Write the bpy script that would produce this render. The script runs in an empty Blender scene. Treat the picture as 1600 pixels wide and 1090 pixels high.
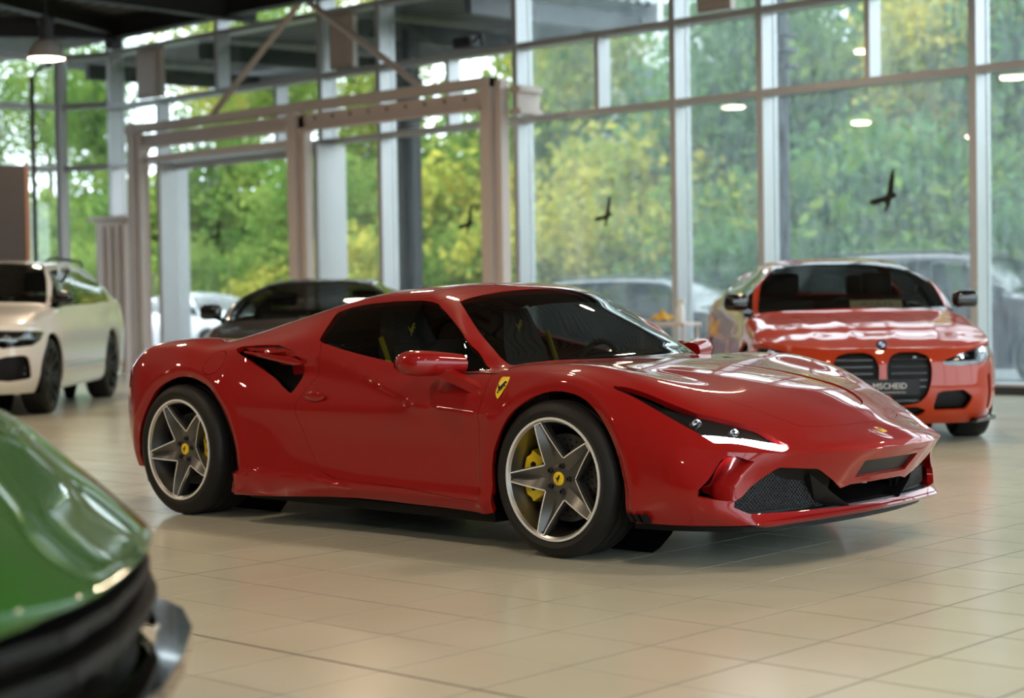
import bpy, bmesh, math, random
import numpy as np
from mathutils import Vector, Matrix
random.seed(7)
RAD = math.radians
SC = bpy.context.scene
COL = SC.collection
# ------------------------------------------------------------------ camera
# world frame: X along the showroom facade, Y towards it, Z up; origin under the red sports car's front axle
CAM = bpy.data.cameras.new('camera')
CAM.sensor_width = 36.0
CAM.lens = 36.0 * 2699.86 / 1600.0
CAM.clip_end = 400
CAM.dof.use_dof = True
CAM.dof.focus_distance = 7.6
CAM.dof.aperture_fstop = 1.9
cam = bpy.data.objects.new('camera', CAM)
COL.objects.link(cam)
_r = Vector((.736, .677, -.0161)).normalized()
_f = Vector((-.6770, .7355, -.0280)).normalized()
_u = _r.cross(_f).normalized()
_r = _f.cross(_u).normalized()
cam.matrix_world = Matrix(((_r.x, _u.x, -_f.x, 4.851), (_r.y, _u.y, -_f.y, -6.456), (_r.z, _u.z, -_f.z, 1.1021), (0, 0, 0, 1)))
SC.camera = cam
# ------------------------------------------------------------------ world (overcast sky), exposure
W = bpy.data.worlds.new('overcast'); SC.world = W; W.use_nodes = True
nt = W.node_tree; nt.nodes.clear()
wo = nt.nodes.new('ShaderNodeOutputWorld'); wb = nt.nodes.new('ShaderNodeBackground')
wb.inputs[0].default_value = (.80, .90, 1.0, 1); wb.inputs[1].default_value = 5.0
nt.links.new(wb.outputs[0], wo.inputs[0])
SC.view_settings.view_transform = 'Standard'
SC.view_settings.look = 'None'
SC.view_settings.gamma = 1.0
SC.view_settings.use_curve_mapping = False
SC.view_settings.exposure = 0.3
SC.cycles.use_denoising = True
SC.cycles.max_bounces = 10
SC.cycles.diffuse_bounces = 4
SC.cycles.glossy_bounces = 5
SC.cycles.transparent_max_bounces = 24
SC.cycles.sample_clamp_indirect = 6.0
SC.cycles.caustics_reflective = False
SC.cycles.caustics_refractive = False
LAMP_W = 55.0          # watts of each high-bay pendant
# ------------------------------------------------------------------ materials
MATS = {}
def principled(name, col, rough=.5, metal=0., coat=0., spec=.5, emit=None, es=0., noise=None, bump=None, coat_r=.03):
    """noise=(scale, amount): slight procedural colour variation; bump=(scale, strength)"""
    if name in MATS: return MATS[name]
    m = bpy.data.materials.new(name); m.use_nodes = True
    t = m.node_tree; b = t.nodes['Principled BSDF']
    b.inputs['Base Color'].default_value = (*col, 1)
    b.inputs['Roughness'].default_value = rough
    b.inputs['Metallic'].default_value = metal
    b.inputs['Coat Weight'].default_value = coat
    b.inputs['Coat Roughness'].default_value = coat_r
    b.inputs['Coat IOR'].default_value = 1.42
    b.inputs['Specular IOR Level'].default_value = spec
    if emit: b.inputs['Emission Color'].default_value = (*emit, 1); b.inputs['Emission Strength'].default_value = es
    if noise or bump:
        tc = t.nodes.new('ShaderNodeTexCoord')
    if noise:
        n = t.nodes.new('ShaderNodeTexNoise'); n.inputs['Scale'].default_value = noise[0]; n.inputs['Detail'].default_value = 4
        t.links.new(tc.outputs['Object'], n.inputs['Vector'])
        mx = t.nodes.new('ShaderNodeMix'); mx.data_type = 'RGBA'
        a = noise[1]
        mx.inputs[6].default_value = (*[max(0, c * (1 - a)) for c in col], 1)
        mx.inputs[7].default_value = (*[min(1, c * (1 + a)) for c in col], 1)
        t.links.new(n.outputs['Fac'], mx.inputs[0]); t.links.new(mx.outputs[2], b.inputs['Base Color'])
    if bump:
        n2 = t.nodes.new('ShaderNodeTexNoise'); n2.inputs['Scale'].default_value = bump[0]
        t.links.new(tc.outputs['Object'], n2.inputs['Vector'])
        bp = t.nodes.new('ShaderNodeBump'); bp.inputs['Strength'].default_value = bump[1]; bp.inputs['Distance'].default_value = .01
        t.links.new(n2.outputs['Fac'], bp.inputs['Height']); t.links.new(bp.outputs[0], b.inputs['Normal'])
    MATS[name] = m
    return m
def glass(name, tint, ior=1.5, haze=0., hazecol=(.8, .85, .85), scale=6.0):
    if name in MATS: return MATS[name]
    m = bpy.data.materials.new(name); m.use_nodes = True
    t = m.node_tree; t.nodes.clear()
    o = t.nodes.new('ShaderNodeOutputMaterial')
    tr = t.nodes.new('ShaderNodeBsdfTransparent'); tr.inputs[0].default_value = (*tint, 1)
    gl = t.nodes.new('ShaderNodeBsdfGlossy'); gl.inputs['Roughness'].default_value = 0.0
    lw = t.nodes.new('ShaderNodeLayerWeight'); lw.inputs[0].default_value = .5
    pw = t.nodes.new('ShaderNodeMath'); pw.operation = 'POWER'; pw.inputs[1].default_value = 4.5; t.links.new(lw.outputs['Facing'], pw.inputs[0])
    f0 = ((ior - 1) / (ior + 1)) ** 2
    fr = t.nodes.new('ShaderNodeMath'); fr.operation = 'MULTIPLY_ADD'; fr.inputs[1].default_value = 1 - f0 * 2; fr.inputs[2].default_value = f0 * 1.6; t.links.new(pw.outputs[0], fr.inputs[0])
    base = tr.outputs[0]
    if haze > 0:   # rain film: a little scattered light, streaked down the pane
        tl = t.nodes.new('ShaderNodeBsdfTranslucent'); tl.inputs[0].default_value = (*hazecol, 1)
        tc = t.nodes.new('ShaderNodeTexCoord'); mp = t.nodes.new('ShaderNodeMapping')
        mp.inputs['Scale'].default_value = (scale, scale, scale * .16)
        n = t.nodes.new('ShaderNodeTexNoise'); n.inputs['Scale'].default_value = 4; n.inputs['Detail'].default_value = 6
        mr = t.nodes.new('ShaderNodeMapRange'); mr.inputs[1].default_value = .3; mr.inputs[2].default_value = .75
        mr.inputs[3].default_value = haze * .45; mr.inputs[4].default_value = haze * 1.5
        t.links.new(tc.outputs['Object'], mp.inputs[0]); t.links.new(mp.outputs[0], n.inputs['Vector'])
        t.links.new(n.outputs['Fac'], mr.inputs[0])
        mh = t.nodes.new('ShaderNodeMixShader')
        t.links.new(mr.outputs[0], mh.inputs[0]); t.links.new(base, mh.inputs[1]); t.links.new(tl.outputs[0], mh.inputs[2])
        base = mh.outputs[0]
    mx = t.nodes.new('ShaderNodeMixShader')
    t.links.new(fr.outputs[0], mx.inputs[0]); t.links.new(base, mx.inputs[1]); t.links.new(gl.outputs[0], mx.inputs[2])
    t.links.new(mx.outputs[0], o.inputs[0])
    MATS[name] = m
    return m
# ------------------------------------------------------------------ object helpers
def put(o, parent=None):
    COL.objects.link(o)
    if parent is not None: o.parent = parent
    return o
def tag(o, label, cat, group=None):
    o['label'] = label; o['category'] = cat
    if group: o['group'] = group
    return o
def struct(o, label=None):
    o['kind'] = 'structure'
    if label: o['label'] = label
    return o
def empty(name, loc=(0, 0, 0), rz=0, label=None, cat=None, group=None):
    o = bpy.data.objects.new(name, None); o.empty_display_size = .2
    o.location = loc; o.rotation_euler = (0, 0, rz); COL.objects.link(o)
    if label: tag(o, label, cat, group)
    return o
def meshobj(name, verts, faces, mats, parent=None, smooth=False, sharp=30, fmat=None, loc=None):
    me = bpy.data.meshes.new(name)
    me.from_pydata([tuple(v) for v in verts], [], [tuple(f) for f in faces])
    if not isinstance(mats, (list, tuple)): mats = [mats]
    for m in mats: me.materials.append(m)
    if fmat is not None: me.polygons.foreach_set('material_index', list(fmat))
    if smooth:
        me.polygons.foreach_set('use_smooth', [True] * len(me.polygons))
        me.set_sharp_from_angle(angle=RAD(sharp))
    me.update()
    o = bpy.data.objects.new(name, me)
    if loc: o.location = loc
    return put(o, parent)
class MB:
    """collects simple solids into one mesh"""
    def __init__(s): s.v = []; s.f = []; s.m = []
    def add(s, v, f, m=0):
        k = len(s.v); s.v += [tuple(p) for p in v]; s.f += [tuple(i + k for i in q) for q in f]; s.m += [m] * len(f); return s
    def box(s, lo, hi, m=0):
        x0, y0, z0 = lo; x1, y1, z1 = hi
        return s.add([(x0, y0, z0), (x1, y0, z0), (x1, y1, z0), (x0, y1, z0), (x0, y0, z1), (x1, y0, z1), (x1, y1, z1), (x0, y1, z1)],
                     [(0, 3, 2, 1), (4, 5, 6, 7), (0, 1, 5, 4), (1, 2, 6, 5), (2, 3, 7, 6), (3, 0, 4, 7)], m)
    def bar(s, a, b, w, h, m=0, up=(0, 0, 1)):
        """rectangular bar from a to b, w across, h along up"""
        a = Vector(a); b = Vector(b); d = (b - a).normalized(); up = Vector(up)
        x = d.cross(up).normalized() * w / 2; z = x.cross(d).normalized() * h / 2
        p = [a - x - z, a + x - z, a + x + z, a - x + z, b - x - z, b + x - z, b + x + z, b - x + z]
        return s.add(p, [(0, 1, 2, 3), (7, 6, 5, 4), (0, 4, 5, 1), (1, 5, 6, 2), (2, 6, 7, 3), (3, 7, 4, 0)], m)
    def tube(s, pts, r, n=10, m=0, cap=True):
        pts = [Vector(p) for p in pts]; rings = []
        for i, p in enumerate(pts):
            d = (pts[min(i + 1, len(pts) - 1)] - pts[max(i - 1, 0)]).normalized()
            a = Vector((0, 0, 1)) if abs(d.z) < .9 else Vector((1, 0, 0))
            x = d.cross(a).normalized(); y = d.cross(x).normalized()
            rr = r[i] if isinstance(r, (list, tuple)) else r
            rings.append([p + (x * math.cos(2 * math.pi * k / n) + y * math.sin(2 * math.pi * k / n)) * rr for k in range(n)])
        v = [q for g in rings for q in g]; f = []
        for i in range(len(pts) - 1):
            for k in range(n): f.append((i * n + k, i * n + (k + 1) % n, (i + 1) * n + (k + 1) % n, (i + 1) * n + k))
        if cap: f += [tuple(range(n)), tuple(range((len(pts) - 1) * n + n - 1, (len(pts) - 1) * n - 1, -1))]
        return s.add(v, f, m)
    def lathe(s, prof, n=32, m=0, axis='z', c=(0, 0, 0), close=False, a0=0., a1=2 * math.pi):
        """prof: list of (radius, height)"""
        full = abs(a1 - a0) > 6.28
        nn = n if full else n + 1
        v = []
        for r, h in prof:
            for k in range(nn):
                t = a0 + (a1 - a0) * k / n; q = (r * math.cos(t), r * math.sin(t))
                p = (q[0], q[1], h) if axis == 'z' else ((q[0], h, q[1]) if axis == 'y' else (h, q[0], q[1]))
                v.append((p[0] + c[0], p[1] + c[1], p[2] + c[2]))
        f = []
        for i in range(len(prof) - 1 + (1 if close else 0)):
            j = (i + 1) % len(prof)
            for k in range(n if full else n):
                k2 = (k + 1) % nn
                q = (i * nn + k, i * nn + k2, j * nn + k2, j * nn + k)
                f.append(q if axis != 'y' else q[::-1])
        return s.add(v, f, m)
    def prism(s, poly, a, b, plane='xz', m=0):
        """poly of 2d points extruded from a to b along the third axis"""
        def P(q, h): return (q[0], h, q[1]) if plane == 'xz' else ((q[0], q[1], h) if plane == 'xy' else (h, q[0], q[1]))
        n = len(poly); v = [P(q, a) for q in poly] + [P(q, b) for q in poly]
        f = [tuple(range(n)), tuple(range(2 * n - 1, n - 1, -1))]
        f += [(i, n + i, n + (i + 1) % n, (i + 1) % n) for i in range(n)]
        return s.add(v, f, m)
    def build(s, name, mats, parent=None, smooth=False, sharp=30, loc=None):
        o = meshobj(name, s.v, s.f, mats, parent, smooth, sharp, s.m, loc)
        bm = bmesh.new(); bm.from_mesh(o.data); bmesh.ops.recalc_face_normals(bm, faces=bm.faces); bm.to_mesh(o.data); bm.free()
        return o
def box(name, lo, hi, mat, parent=None): return MB().box(lo, hi).build(name, mat, parent)
def rbox(name, lo, hi, mat, parent=None, r=.02, seg=2):
    """bevelled box"""
    o = MB().box(lo, hi).build(name, mat, parent)
    bm = bmesh.new(); bm.from_mesh(o.data)
    bmesh.ops.bevel(bm, geom=bm.edges[:], offset=r, segments=seg, profile=.5, affect='EDGES')
    bm.to_mesh(o.data); bm.free()
    o.data.polygons.foreach_set('use_smooth', [True] * len(o.data.polygons)); o.data.set_sharp_from_angle(angle=RAD(40))
    return o
def copy_tree(o, parent=None):
    c = o.copy(); COL.objects.link(c); c.parent = parent
    for ch in list(o.children): copy_tree(ch, c)
    return c
# ------------------------------------------------------------------ lofted car shells
def pchip(xk, yk, x, endflat=False):
    xk = np.asarray(xk, float); yk = np.asarray(yk, float); x = np.asarray(x, float)
    h = np.diff(xk)[:, None]; d = np.diff(yk, axis=0) / h; m = np.zeros_like(yk)
    w1 = 2 * h[1:] + h[:-1]; w2 = h[1:] + 2 * h[:-1]
    with np.errstate(divide='ignore', invalid='ignore'):
        hm = (w1 + w2) / (w1 / d[:-1] + w2 / d[1:])
    m[1:-1] = np.where(d[1:] * d[:-1] > 0, hm, 0); m[0] = d[0]; m[-1] = d[-1]
    if endflat: m[-1, 0] = 0; m[-1, 2] = 0
    i = np.clip(np.searchsorted(xk, x) - 1, 0, len(xk) - 2)
    hi = h[i]; t = ((x - xk[i]) / hi[:, 0])[:, None]
    return (2*t**3 - 3*t**2 + 1)*yk[i] + (t**3 - 2*t**2 + t)*hi*m[i] + (-2*t**3 + 3*t**2)*yk[i+1] + (t**3 - t**2)*hi*m[i+1]
def cross_rows(Q, k0, k1, rows):
    C = Q[:, k0:k1 + 1]
    d = np.linalg.norm(np.diff(C, axis=1), axis=2) ** .5 + 1e-4
    t = np.concatenate([np.zeros((len(C), 1)), np.cumsum(d, 1)], 1)
    n = C.shape[1]; h = np.diff(t, axis=1)[..., None]; dv = np.diff(C, axis=1) / h
    m = np.zeros_like(C); m[:, 1:-1] = (dv[:, :-1] * h[:, 1:] + dv[:, 1:] * h[:, :-1]) / (h[:, 1:] + h[:, :-1])
    m[:, 0] = 1.5 * dv[:, 0] - .5 * m[:, 1]; m[:, -1] = 1.5 * dv[:, -1] - .5 * m[:, -2]
    out = []
    for k in range(n - 1):
        nn = rows[k0 + k]; tt = np.arange(nn) / nn if k < n - 2 else np.arange(nn + 1) / nn
        u = tt[None, :, None]; hk = h[:, k:k + 1]
        out.append((2*u**3 - 3*u**2 + 1)*C[:, k:k+1] + (u**3 - 2*u**2 + u)*hk*m[:, k:k+1] + (-2*u**3 + 3*u**2)*C[:, k+1:k+2] + (u**3 - u**2)*hk*m[:, k+1:k+2])
    return np.concatenate(out, 1)
def loft(ST, s, rows, KL=5, crease=(-.25, .15), smooth_n=4):
    """ST: stations (s, [12 lines of (y,z) or (x,y,z)]) -> grid cols x rows x 3 of the left half"""
    sk = np.array([a for a, _ in ST]); NL = len(ST[0][1]); P = np.zeros((len(ST), NL, 3))
    for i, (a, r) in enumerate(ST):
        for k, e in enumerate(r): P[i, k] = e if len(e) == 3 else (a, e[0], e[1])
    Q = np.stack([pchip(sk, P[:, k], s, k <= KL) for k in range(NL)], 1)
    Qm = np.concatenate([Q, Q[:, -2:-1] * np.array([1, -1, 1])], 1); rr = tuple(rows) + (1,)
    sm = cross_rows(Qm, 0, NL, rr)[:, :sum(rows) + 1]
    a = cross_rows(Q, 0, KL, rows); b = cross_rows(Qm, KL, NL, rr)[:, :sum(rows[KL:]) + 1]
    cr = np.concatenate([a[:, :-1], b], 1)
    c = np.clip((s - crease[0]) / (crease[1] - crease[0]), 0, 1); c = (c * c * (3 - 2 * c))[:, None, None]
    G = sm * (1 - c) + cr * c
    for _ in range(smooth_n):
        H = G.copy(); H[1:-1] = .5 * G[1:-1] + .25 * (G[:-2] + G[2:]); G = H
    G[:, -1, 1] = 0
    return G, Q
def grid_normals(G):
    du = np.gradient(G, axis=0); dv = np.gradient(G, axis=1)
    n = np.cross(du, dv); l = np.linalg.norm(n, axis=2, keepdims=True); n = n / np.maximum(l, 1e-9)
    # outward = away from the axis line
    c = np.array([0, 0, .5]); out = G * [0, 1, 1] - c
    sgn = np.sign((n * out).sum(2, keepdims=True).mean())
    return n * sgn
def sd_poly(p, poly):
    """signed distance of points p (N,2) to a closed polygon, negative inside"""
    poly = np.asarray(poly, float); a = poly; b = np.roll(poly, -1, 0)
    dmin = np.full(len(p), 1e9); ins = np.zeros(len(p), bool)
    for q0, q1 in zip(a, b):
        e = q1 - q0; w = p - q0; t = np.clip((w @ e) / max(e @ e, 1e-12), 0, 1)
        d = np.hypot(*(w - t[:, None] * e).T); dmin = np.minimum(dmin, d)
        cond = (q0[1] > p[:, 1]) != (q1[1] > p[:, 1])
        with np.errstate(divide='ignore', invalid='ignore'):
            xi = (q1[0] - q0[0]) * (p[:, 1] - q0[1]) / (q1[1] - q0[1]) + q0[0]
        ins ^= cond & (p[:, 0] < xi)
    return np.where(ins, -dmin, dmin)
def smooth_poly(pts, n=6, closed=True):
    P = [Vector((*p, 0)) for p in pts]; out = []; L = len(P)
    for i in range(L if closed else L - 1):
        p0, p1, p2, p3 = (P[(i - 1) % L], P[i], P[(i + 1) % L], P[(i + 2) % L]) if closed else (P[max(i - 1, 0)], P[i], P[i + 1], P[min(i + 2, L - 1)])
        for k in range(n):
            t = k / n
            q = .5 * ((2 * p1) + (p2 - p0) * t + (2 * p0 - 5 * p1 + 4 * p2 - p3) * t * t + (-p0 + 3 * p1 - 3 * p2 + p3) * t ** 3)
            out.append((q.x, q.y))
    if not closed: out.append((P[-1].x, P[-1].y))
    return out
class Shell:
    """half car skin (y >= 0) that can be cut along implicit curves and taken apart into panels"""
    def __init__(s, G, svals):
        nc, nr = G.shape[:2]; s.nc, s.nr = nc, nr
        bm = s.bm = bmesh.new()
        s.lv = bm.verts.layers.float.new('v'); s.ls = bm.verts.layers.float.new('s'); s.ld = bm.verts.layers.float.new('d')
        s.lt = bm.faces.layers.int.new('t')
        vs = []
        for i in range(nc):
            for j in range(nr):
                v = bm.verts.new(G[i, j]); v[s.lv] = j; v[s.ls] = svals[i]; vs.append(v)
        for i in range(nc - 1):
            for j in range(nr - 1):
                q = [vs[i * nr + j], vs[(i + 1) * nr + j], vs[(i + 1) * nr + j + 1], vs[i * nr + j + 1]]
                bm.faces.new(q)
        bmesh.ops.remove_doubles(bm, verts=bm.verts[:], dist=1e-5)
    def arr(s):
        bm = s.bm
        co = np.array([v.co[:] for v in bm.verts]); S = np.array([v[s.ls] for v in bm.verts]); V = np.array([v[s.lv] for v in bm.verts])
        return co, S, V
    def cut(s, fn, newtag=None, only=(0,)):
        """split faces (whose tag is in only) along fn(co, s, v) = 0; faces with fn < 0 get newtag"""
        bm = s.bm; ld = s.ld; lt = s.lt
        co, S, V = s.arr(); d = fn(co, S, V); d = np.where(np.abs(d) < 1e-7, 1e-7, d)
        for v, x in zip(bm.verts, d): v[ld] = x
        done = set(); touched = set()
        cross = []
        for e in bm.edges:
            a, b = e.verts; x, y = a[ld], b[ld]
            if x * y < 0 and any(f[lt] in only for f in e.link_faces): cross.append(e)
        todo = []
        for e in cross:
            a, b = e.verts; x, y = a[ld], b[ld]
            if x * y >= 0: continue
            t = x / (x - y)
            if t < .06 and a not in done: a.co = a.co.lerp(b.co, t); a[ld] = 0; done.add(a)
            elif t > .94 and b not in done: b.co = b.co.lerp(a.co, 1 - t); b[ld] = 0; done.add(b)
            else: todo.append(e)
        zero = set(done)
        for e in todo:
            a, b = e.verts; x, y = a[ld], b[ld]
            if x * y >= 0: continue
            t = x / (x - y)
            ne, nv = bmesh.utils.edge_split(e, a, t)
            nv[ld] = 0; zero.add(nv)
        fs = set(f for v in zero for f in v.link_faces if f[lt] in only)
        for f in fs:
            for _ in range(4):
                vs = list(f.verts); zi = [i for i, v in enumerate(vs) if v[ld] == 0]
                if len(zi) < 2: break
                n = len(vs); ok = None
                for a in range(len(zi)):
                    i, j = zi[a], zi[(a + 1) % len(zi)]
                    if i > j: i, j = j, i
                    if j - i == 1 or (i == 0 and j == n - 1): continue
                    s1 = [vs[k][ld] for k in range(i + 1, j)]; s2 = [vs[k][ld] for k in list(range(j + 1, n)) + list(range(0, i))]
                    if any(q > 0 for q in s1) and any(q < 0 for q in s2) or any(q < 0 for q in s1) and any(q > 0 for q in s2): ok = (i, j); break
                if not ok: break
                try:
                    nf, _l = bmesh.utils.face_split(f, vs[ok[0]], vs[ok[1]])
                    nf[lt] = f[lt]
                except Exception: break
                break
        if newtag is not None:
            for f in bm.faces:
                if f[lt] in only:
                    x = 0
                    for v in f.verts:
                        if abs(v[ld]) > abs(x): x = v[ld]
                    if x < 0: f[lt] = newtag
    def retag(s, fn, newtag, only=(0,)):
        for f in s.bm.faces:
            if f[s.lt] in only:
                c = f.calc_center_median(); vv = sum(v[s.lv] for v in f.verts) / len(f.verts); ss = sum(v[s.ls] for v in f.verts) / len(f.verts)
                if fn(c, ss, vv): f[s.lt] = newtag
    def get(s, t):
        s.bm.verts.index_update(); idx = {}; V = []; F = []
        tt = t if isinstance(t, (tuple, list)) else (t,)
        s.bm.normal_update()
        N = []
        for f in s.bm.faces:
            if f[s.lt] in tt:
                q = []
                for v in f.verts:
                    if v.index not in idx: idx[v.index] = len(V); V.append(v.co[:]); N.append(v.normal[:])
                    q.append(idx[v.index])
                F.append(q)
        return np.array(V, float).reshape(-1, 3), F, np.array(N, float).reshape(-1, 3)
def mirrored(V, F, N):
    n = len(V); mp = {}; V2 = list(map(tuple, V)); N2 = list(map(tuple, N))
    for i in range(n):
        if abs(V[i][1]) < 1e-4: mp[i] = i
        else: mp[i] = len(V2); V2.append((V[i][0], -V[i][1], V[i][2])); N2.append((N[i][0], -N[i][1], N[i][2]))
    return np.array(V2), F + [[mp[i] for i in q[::-1]] for q in F], np.array(N2)
def flip(V, F, N): return V * [1, -1, 1], [q[::-1] for q in F], N * [1, -1, 1]
def panel(name, V, F, N, mats, parent, gap=.002, depth=.015, sharp=32, disp=None, fm=0):
    """sheet with a small shut-line gap and turned-in edges"""
    V = V.copy(); F = [list(q) for q in F]
    if disp is not None: V = V + N * disp(V)[:, None]
    cnt = {}
    for q in F:
        for i in range(len(q)):
            a, b = q[i], q[(i + 1) % len(q)]; k = (min(a, b), max(a, b))
            cnt[k] = None if k in cnt else (a, b)
    bd = [ab for ab in cnt.values() if ab]
    inn = np.zeros_like(V); hits = set()
    for a, b in bd:
        e = V[b] - V[a]; m = .5 * (N[a] + N[b]); w = np.cross(m, e); l = np.linalg.norm(w)
        if l < 1e-12: continue
        w = w / l; inn[a] += w; inn[b] += w; hits.update((a, b))
    fl = {}
    V = list(V)
    for i in hits:
        l = np.linalg.norm(inn[i])
        if l > 1e-9: V[i] = V[i] + inn[i] / l * gap
        fl[i] = len(V); V.append(V[i] - N[i] * depth)
    for a, b in bd:
        if a in fl and b in fl: F.append([b, a, fl[a], fl[b]])
    return meshobj(name, V, F, mats, parent, True, sharp)
def fix_orient(s):
    bmesh.ops.recalc_face_normals(s.bm, faces=s.bm.faces[:])
    s.bm.normal_update()
    t = sum((f.normal.y for f in s.bm.faces if f.calc_center_median().y > .5), 0.)
    if t < 0: bmesh.ops.reverse_faces(s.bm, faces=s.bm.faces[:])
    s.bm.normal_update()
# ================================================================== showroom shell
T = .3965; TX0, TY0 = -.919, -2.149          # tile module and one joint crossing
WY = 10.8                                     # inner face of the facade mullions
GY = 11.02                                    # glass plane
def tile_material():
    m = bpy.data.materials.new('ceramic_tile'); m.use_nodes = True; t = m.node_tree; b = t.nodes['Principled BSDF']
    oi = t.nodes.new('ShaderNodeObjectInfo'); tc = t.nodes.new('ShaderNodeTexCoord'); geo = t.nodes.new('ShaderNodeNewGeometry')
    n = t.nodes.new('ShaderNodeTexNoise'); n.inputs['Scale'].default_value = 1.1; n.inputs['Detail'].default_value = 3
    t.links.new(geo.outputs['Position'], n.inputs['Vector'])
    n2 = t.nodes.new('ShaderNodeTexNoise'); n2.inputs['Scale'].default_value = 160; t.links.new(geo.outputs['Position'], n2.inputs['Vector'])
    ad = t.nodes.new('ShaderNodeMath'); ad.operation = 'MULTIPLY_ADD'; ad.inputs[1].default_value = .35; t.links.new(n2.outputs['Fac'], ad.inputs[0]); t.links.new(n.outputs['Fac'], ad.inputs[2])
    mx = t.nodes.new('ShaderNodeMix'); mx.data_type = 'RGBA'; mx.inputs[6].default_value = (.49, .485, .38, 1); mx.inputs[7].default_value = (.60, .595, .485, 1)
    t.links.new(ad.outputs[0], mx.inputs[0]); t.links.new(mx.outputs[2], b.inputs['Base Color'])
    mr = t.nodes.new('ShaderNodeMapRange'); mr.inputs[3].default_value = .14; mr.inputs[4].default_value = .26
    t.links.new(n.outputs['Fac'], mr.inputs[0]); t.links.new(mr.outputs[0], b.inputs['Roughness'])
    b.inputs['Specular IOR Level'].default_value = .5
    return m
M_tile = tile_material()
M_grout = principled('grout', (.022, .018, .014), 1.0, spec=.0, noise=(8, .3))
M_alu = principled('aluminium_mullion', (.56, .56, .57), .38, .35, noise=(3, .05))
M_steel = principled('grey_steel', (.62, .51, .46), .45, .1, noise=(4, .06))
M_dark = principled('dark_steel', (.035, .036, .04), .5, .2)
M_deck = principled('ceiling_deck', (.15, .14, .132), .45, .2)
M_wall = principled('plaster_wall', (.16, .155, .15), .7, noise=(2, .06))
M_pane = glass('window_glass', (.93, .96, .95), 1.45, .02)
M_pane_r = glass('rainy_window_glass', (.88, .92, .91), 1.45, .075, (.75, .85, .88))
fl = struct(box('floor', (-27.0, -14, -.14), (12.0, GY + .1, -.0009), M_grout))
def tile_mesh():
    g = .0032; h = T / 2 - g; b = .0003
    v = [(-h, -h, -.006), (h, -h, -.006), (h, h, -.006), (-h, h, -.006), (-h, -h, -.0003), (h, -h, -.0003), (h, h, -.0003), (-h, h, -.0003),
         (-h + b, -h + b, 0), (h - b, -h + b, 0), (h - b, h - b, 0), (-h + b, h - b, 0)]
    f = [(8, 9, 10, 11)] + [(i, (i + 1) % 4, 4 + (i + 1) % 4, 4 + i) for i in range(4)] + [(4 + i, 4 + (i + 1) % 4, 8 + (i + 1) % 4, 8 + i) for i in range(4)]
    return v, f
tv, tf_ = tile_mesh()
tme = bpy.data.meshes.new('floor_tile'); tme.from_pydata(tv, [], tf_); tme.materials.append(M_tile)
spots = []
camp = Vector((4.851, -6.456, 1.102)); cr = Vector((.736, .677, 0)).normalized(); cf = Vector((-.677, .7355, 0)).normalized()
for i in range(-66, 33):
    for j in range(-30, 34):
        x = TX0 + (i + .5) * T; y = TY0 + (j + .5) * T
        if x < -26.6 or x > 11.6 or y > GY - .1 or y < -13.7: continue
        q = Vector((x, y, 0)) - camp; dz = q.dot(cf); dx = q.dot(cr)
        vis = dz > 4.2 and abs(dx) < dz * .305 + .15
        under = -2.9 < x < .9 and -.75 < y < .75
        w = dz if vis and not under and (dx / max(dz, .1) > -.21 or dz > 6) else 100 + q.length
        spots.append((w, x, y))
spots.sort()
rest = MB()
def jitter(x, y, i): # the two wide expansion joints
    dx = .0022 if abs(x - TX0 - T / 2) < .01 else (-.0022 if abs(x - TX0 + T / 2) < .01 else 0)
    dy = -.0022 if abs(y - (TY0 - 2 * T) + T / 2) < .01 else (.0022 if abs(y - (TY0 - 2 * T) - T / 2) < .01 else 0)
    return x + dx, y + dy
for k, (w, x, y) in enumerate(spots):
    x, y = jitter(x, y, k)
    if k < 300:
        o = bpy.data.objects.new('floor_tile', tme); o.location = (x, y, 0); put(o, fl)
    else: rest.add([(p[0] + x, p[1] + y, p[2]) for p in tv], tf_)
ro = meshobj('floor_tile_field', rest.v, rest.f, M_tile, fl); ro['kind'] = 'stuff'
# ---- ceiling: trapezoidal metal deck, ribs along X
prof = []; y = -14.2
while y < GY + .4:
    prof += [(y, 5.80), (y + .11, 5.80), (y + .14, 5.87), (y + .25, 5.87)]; y += .28
v = [(x, p[0], p[1]) for x in (-27, 12.2) for p in prof]; n = len(prof)
ceil = struct(meshobj('ceiling', v, [(i, i + 1, n + i + 1, n + i) for i in range(n - 1)], M_deck))
box('roof_slab', (-27, -14.2, 5.9), (12.2, GY + .4, 6.1), M_dark, ceil)
def beam(name, a, b, w, h, mat, par):
    m = MB(); m.bar(a, b, w, .02); up = Vector((0, 0, h / 2 - .01))
    m = MB(); m.bar(Vector(a) + up, Vector(b) + up, w, .03); m.bar(Vector(a) - up, Vector(b) - up, w, .03); m.bar(a, b, .05, h - .04)
    return m.build(name, mat, par)
for x in (-16, -10.5, -5, .5, 6): beam('roof_beam', (x, -14, 5.6), (x, GY - .5, 5.6), .2, .38, M_dark, ceil)
beam('edge_beam', (-19.0, 10.0, 5.62), (12, 10.0, 5.62), .22, .32, M_dark, ceil)
beam('edge_beam', (-19.0, 10.0, 5.62), (-21.2, 7.0, 5.62), .22, .32, M_dark, ceil)
beam('hip_beam', (-19.0, 10.0, 5.66), (-15.6, 2.0, 5.66), .2, .25, M_dark, ceil)
MB().box((-19.1, 9.9, 5.3), (-18.9, 10.1, 5.9)).build('beam_joint', M_dark, ceil)
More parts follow.
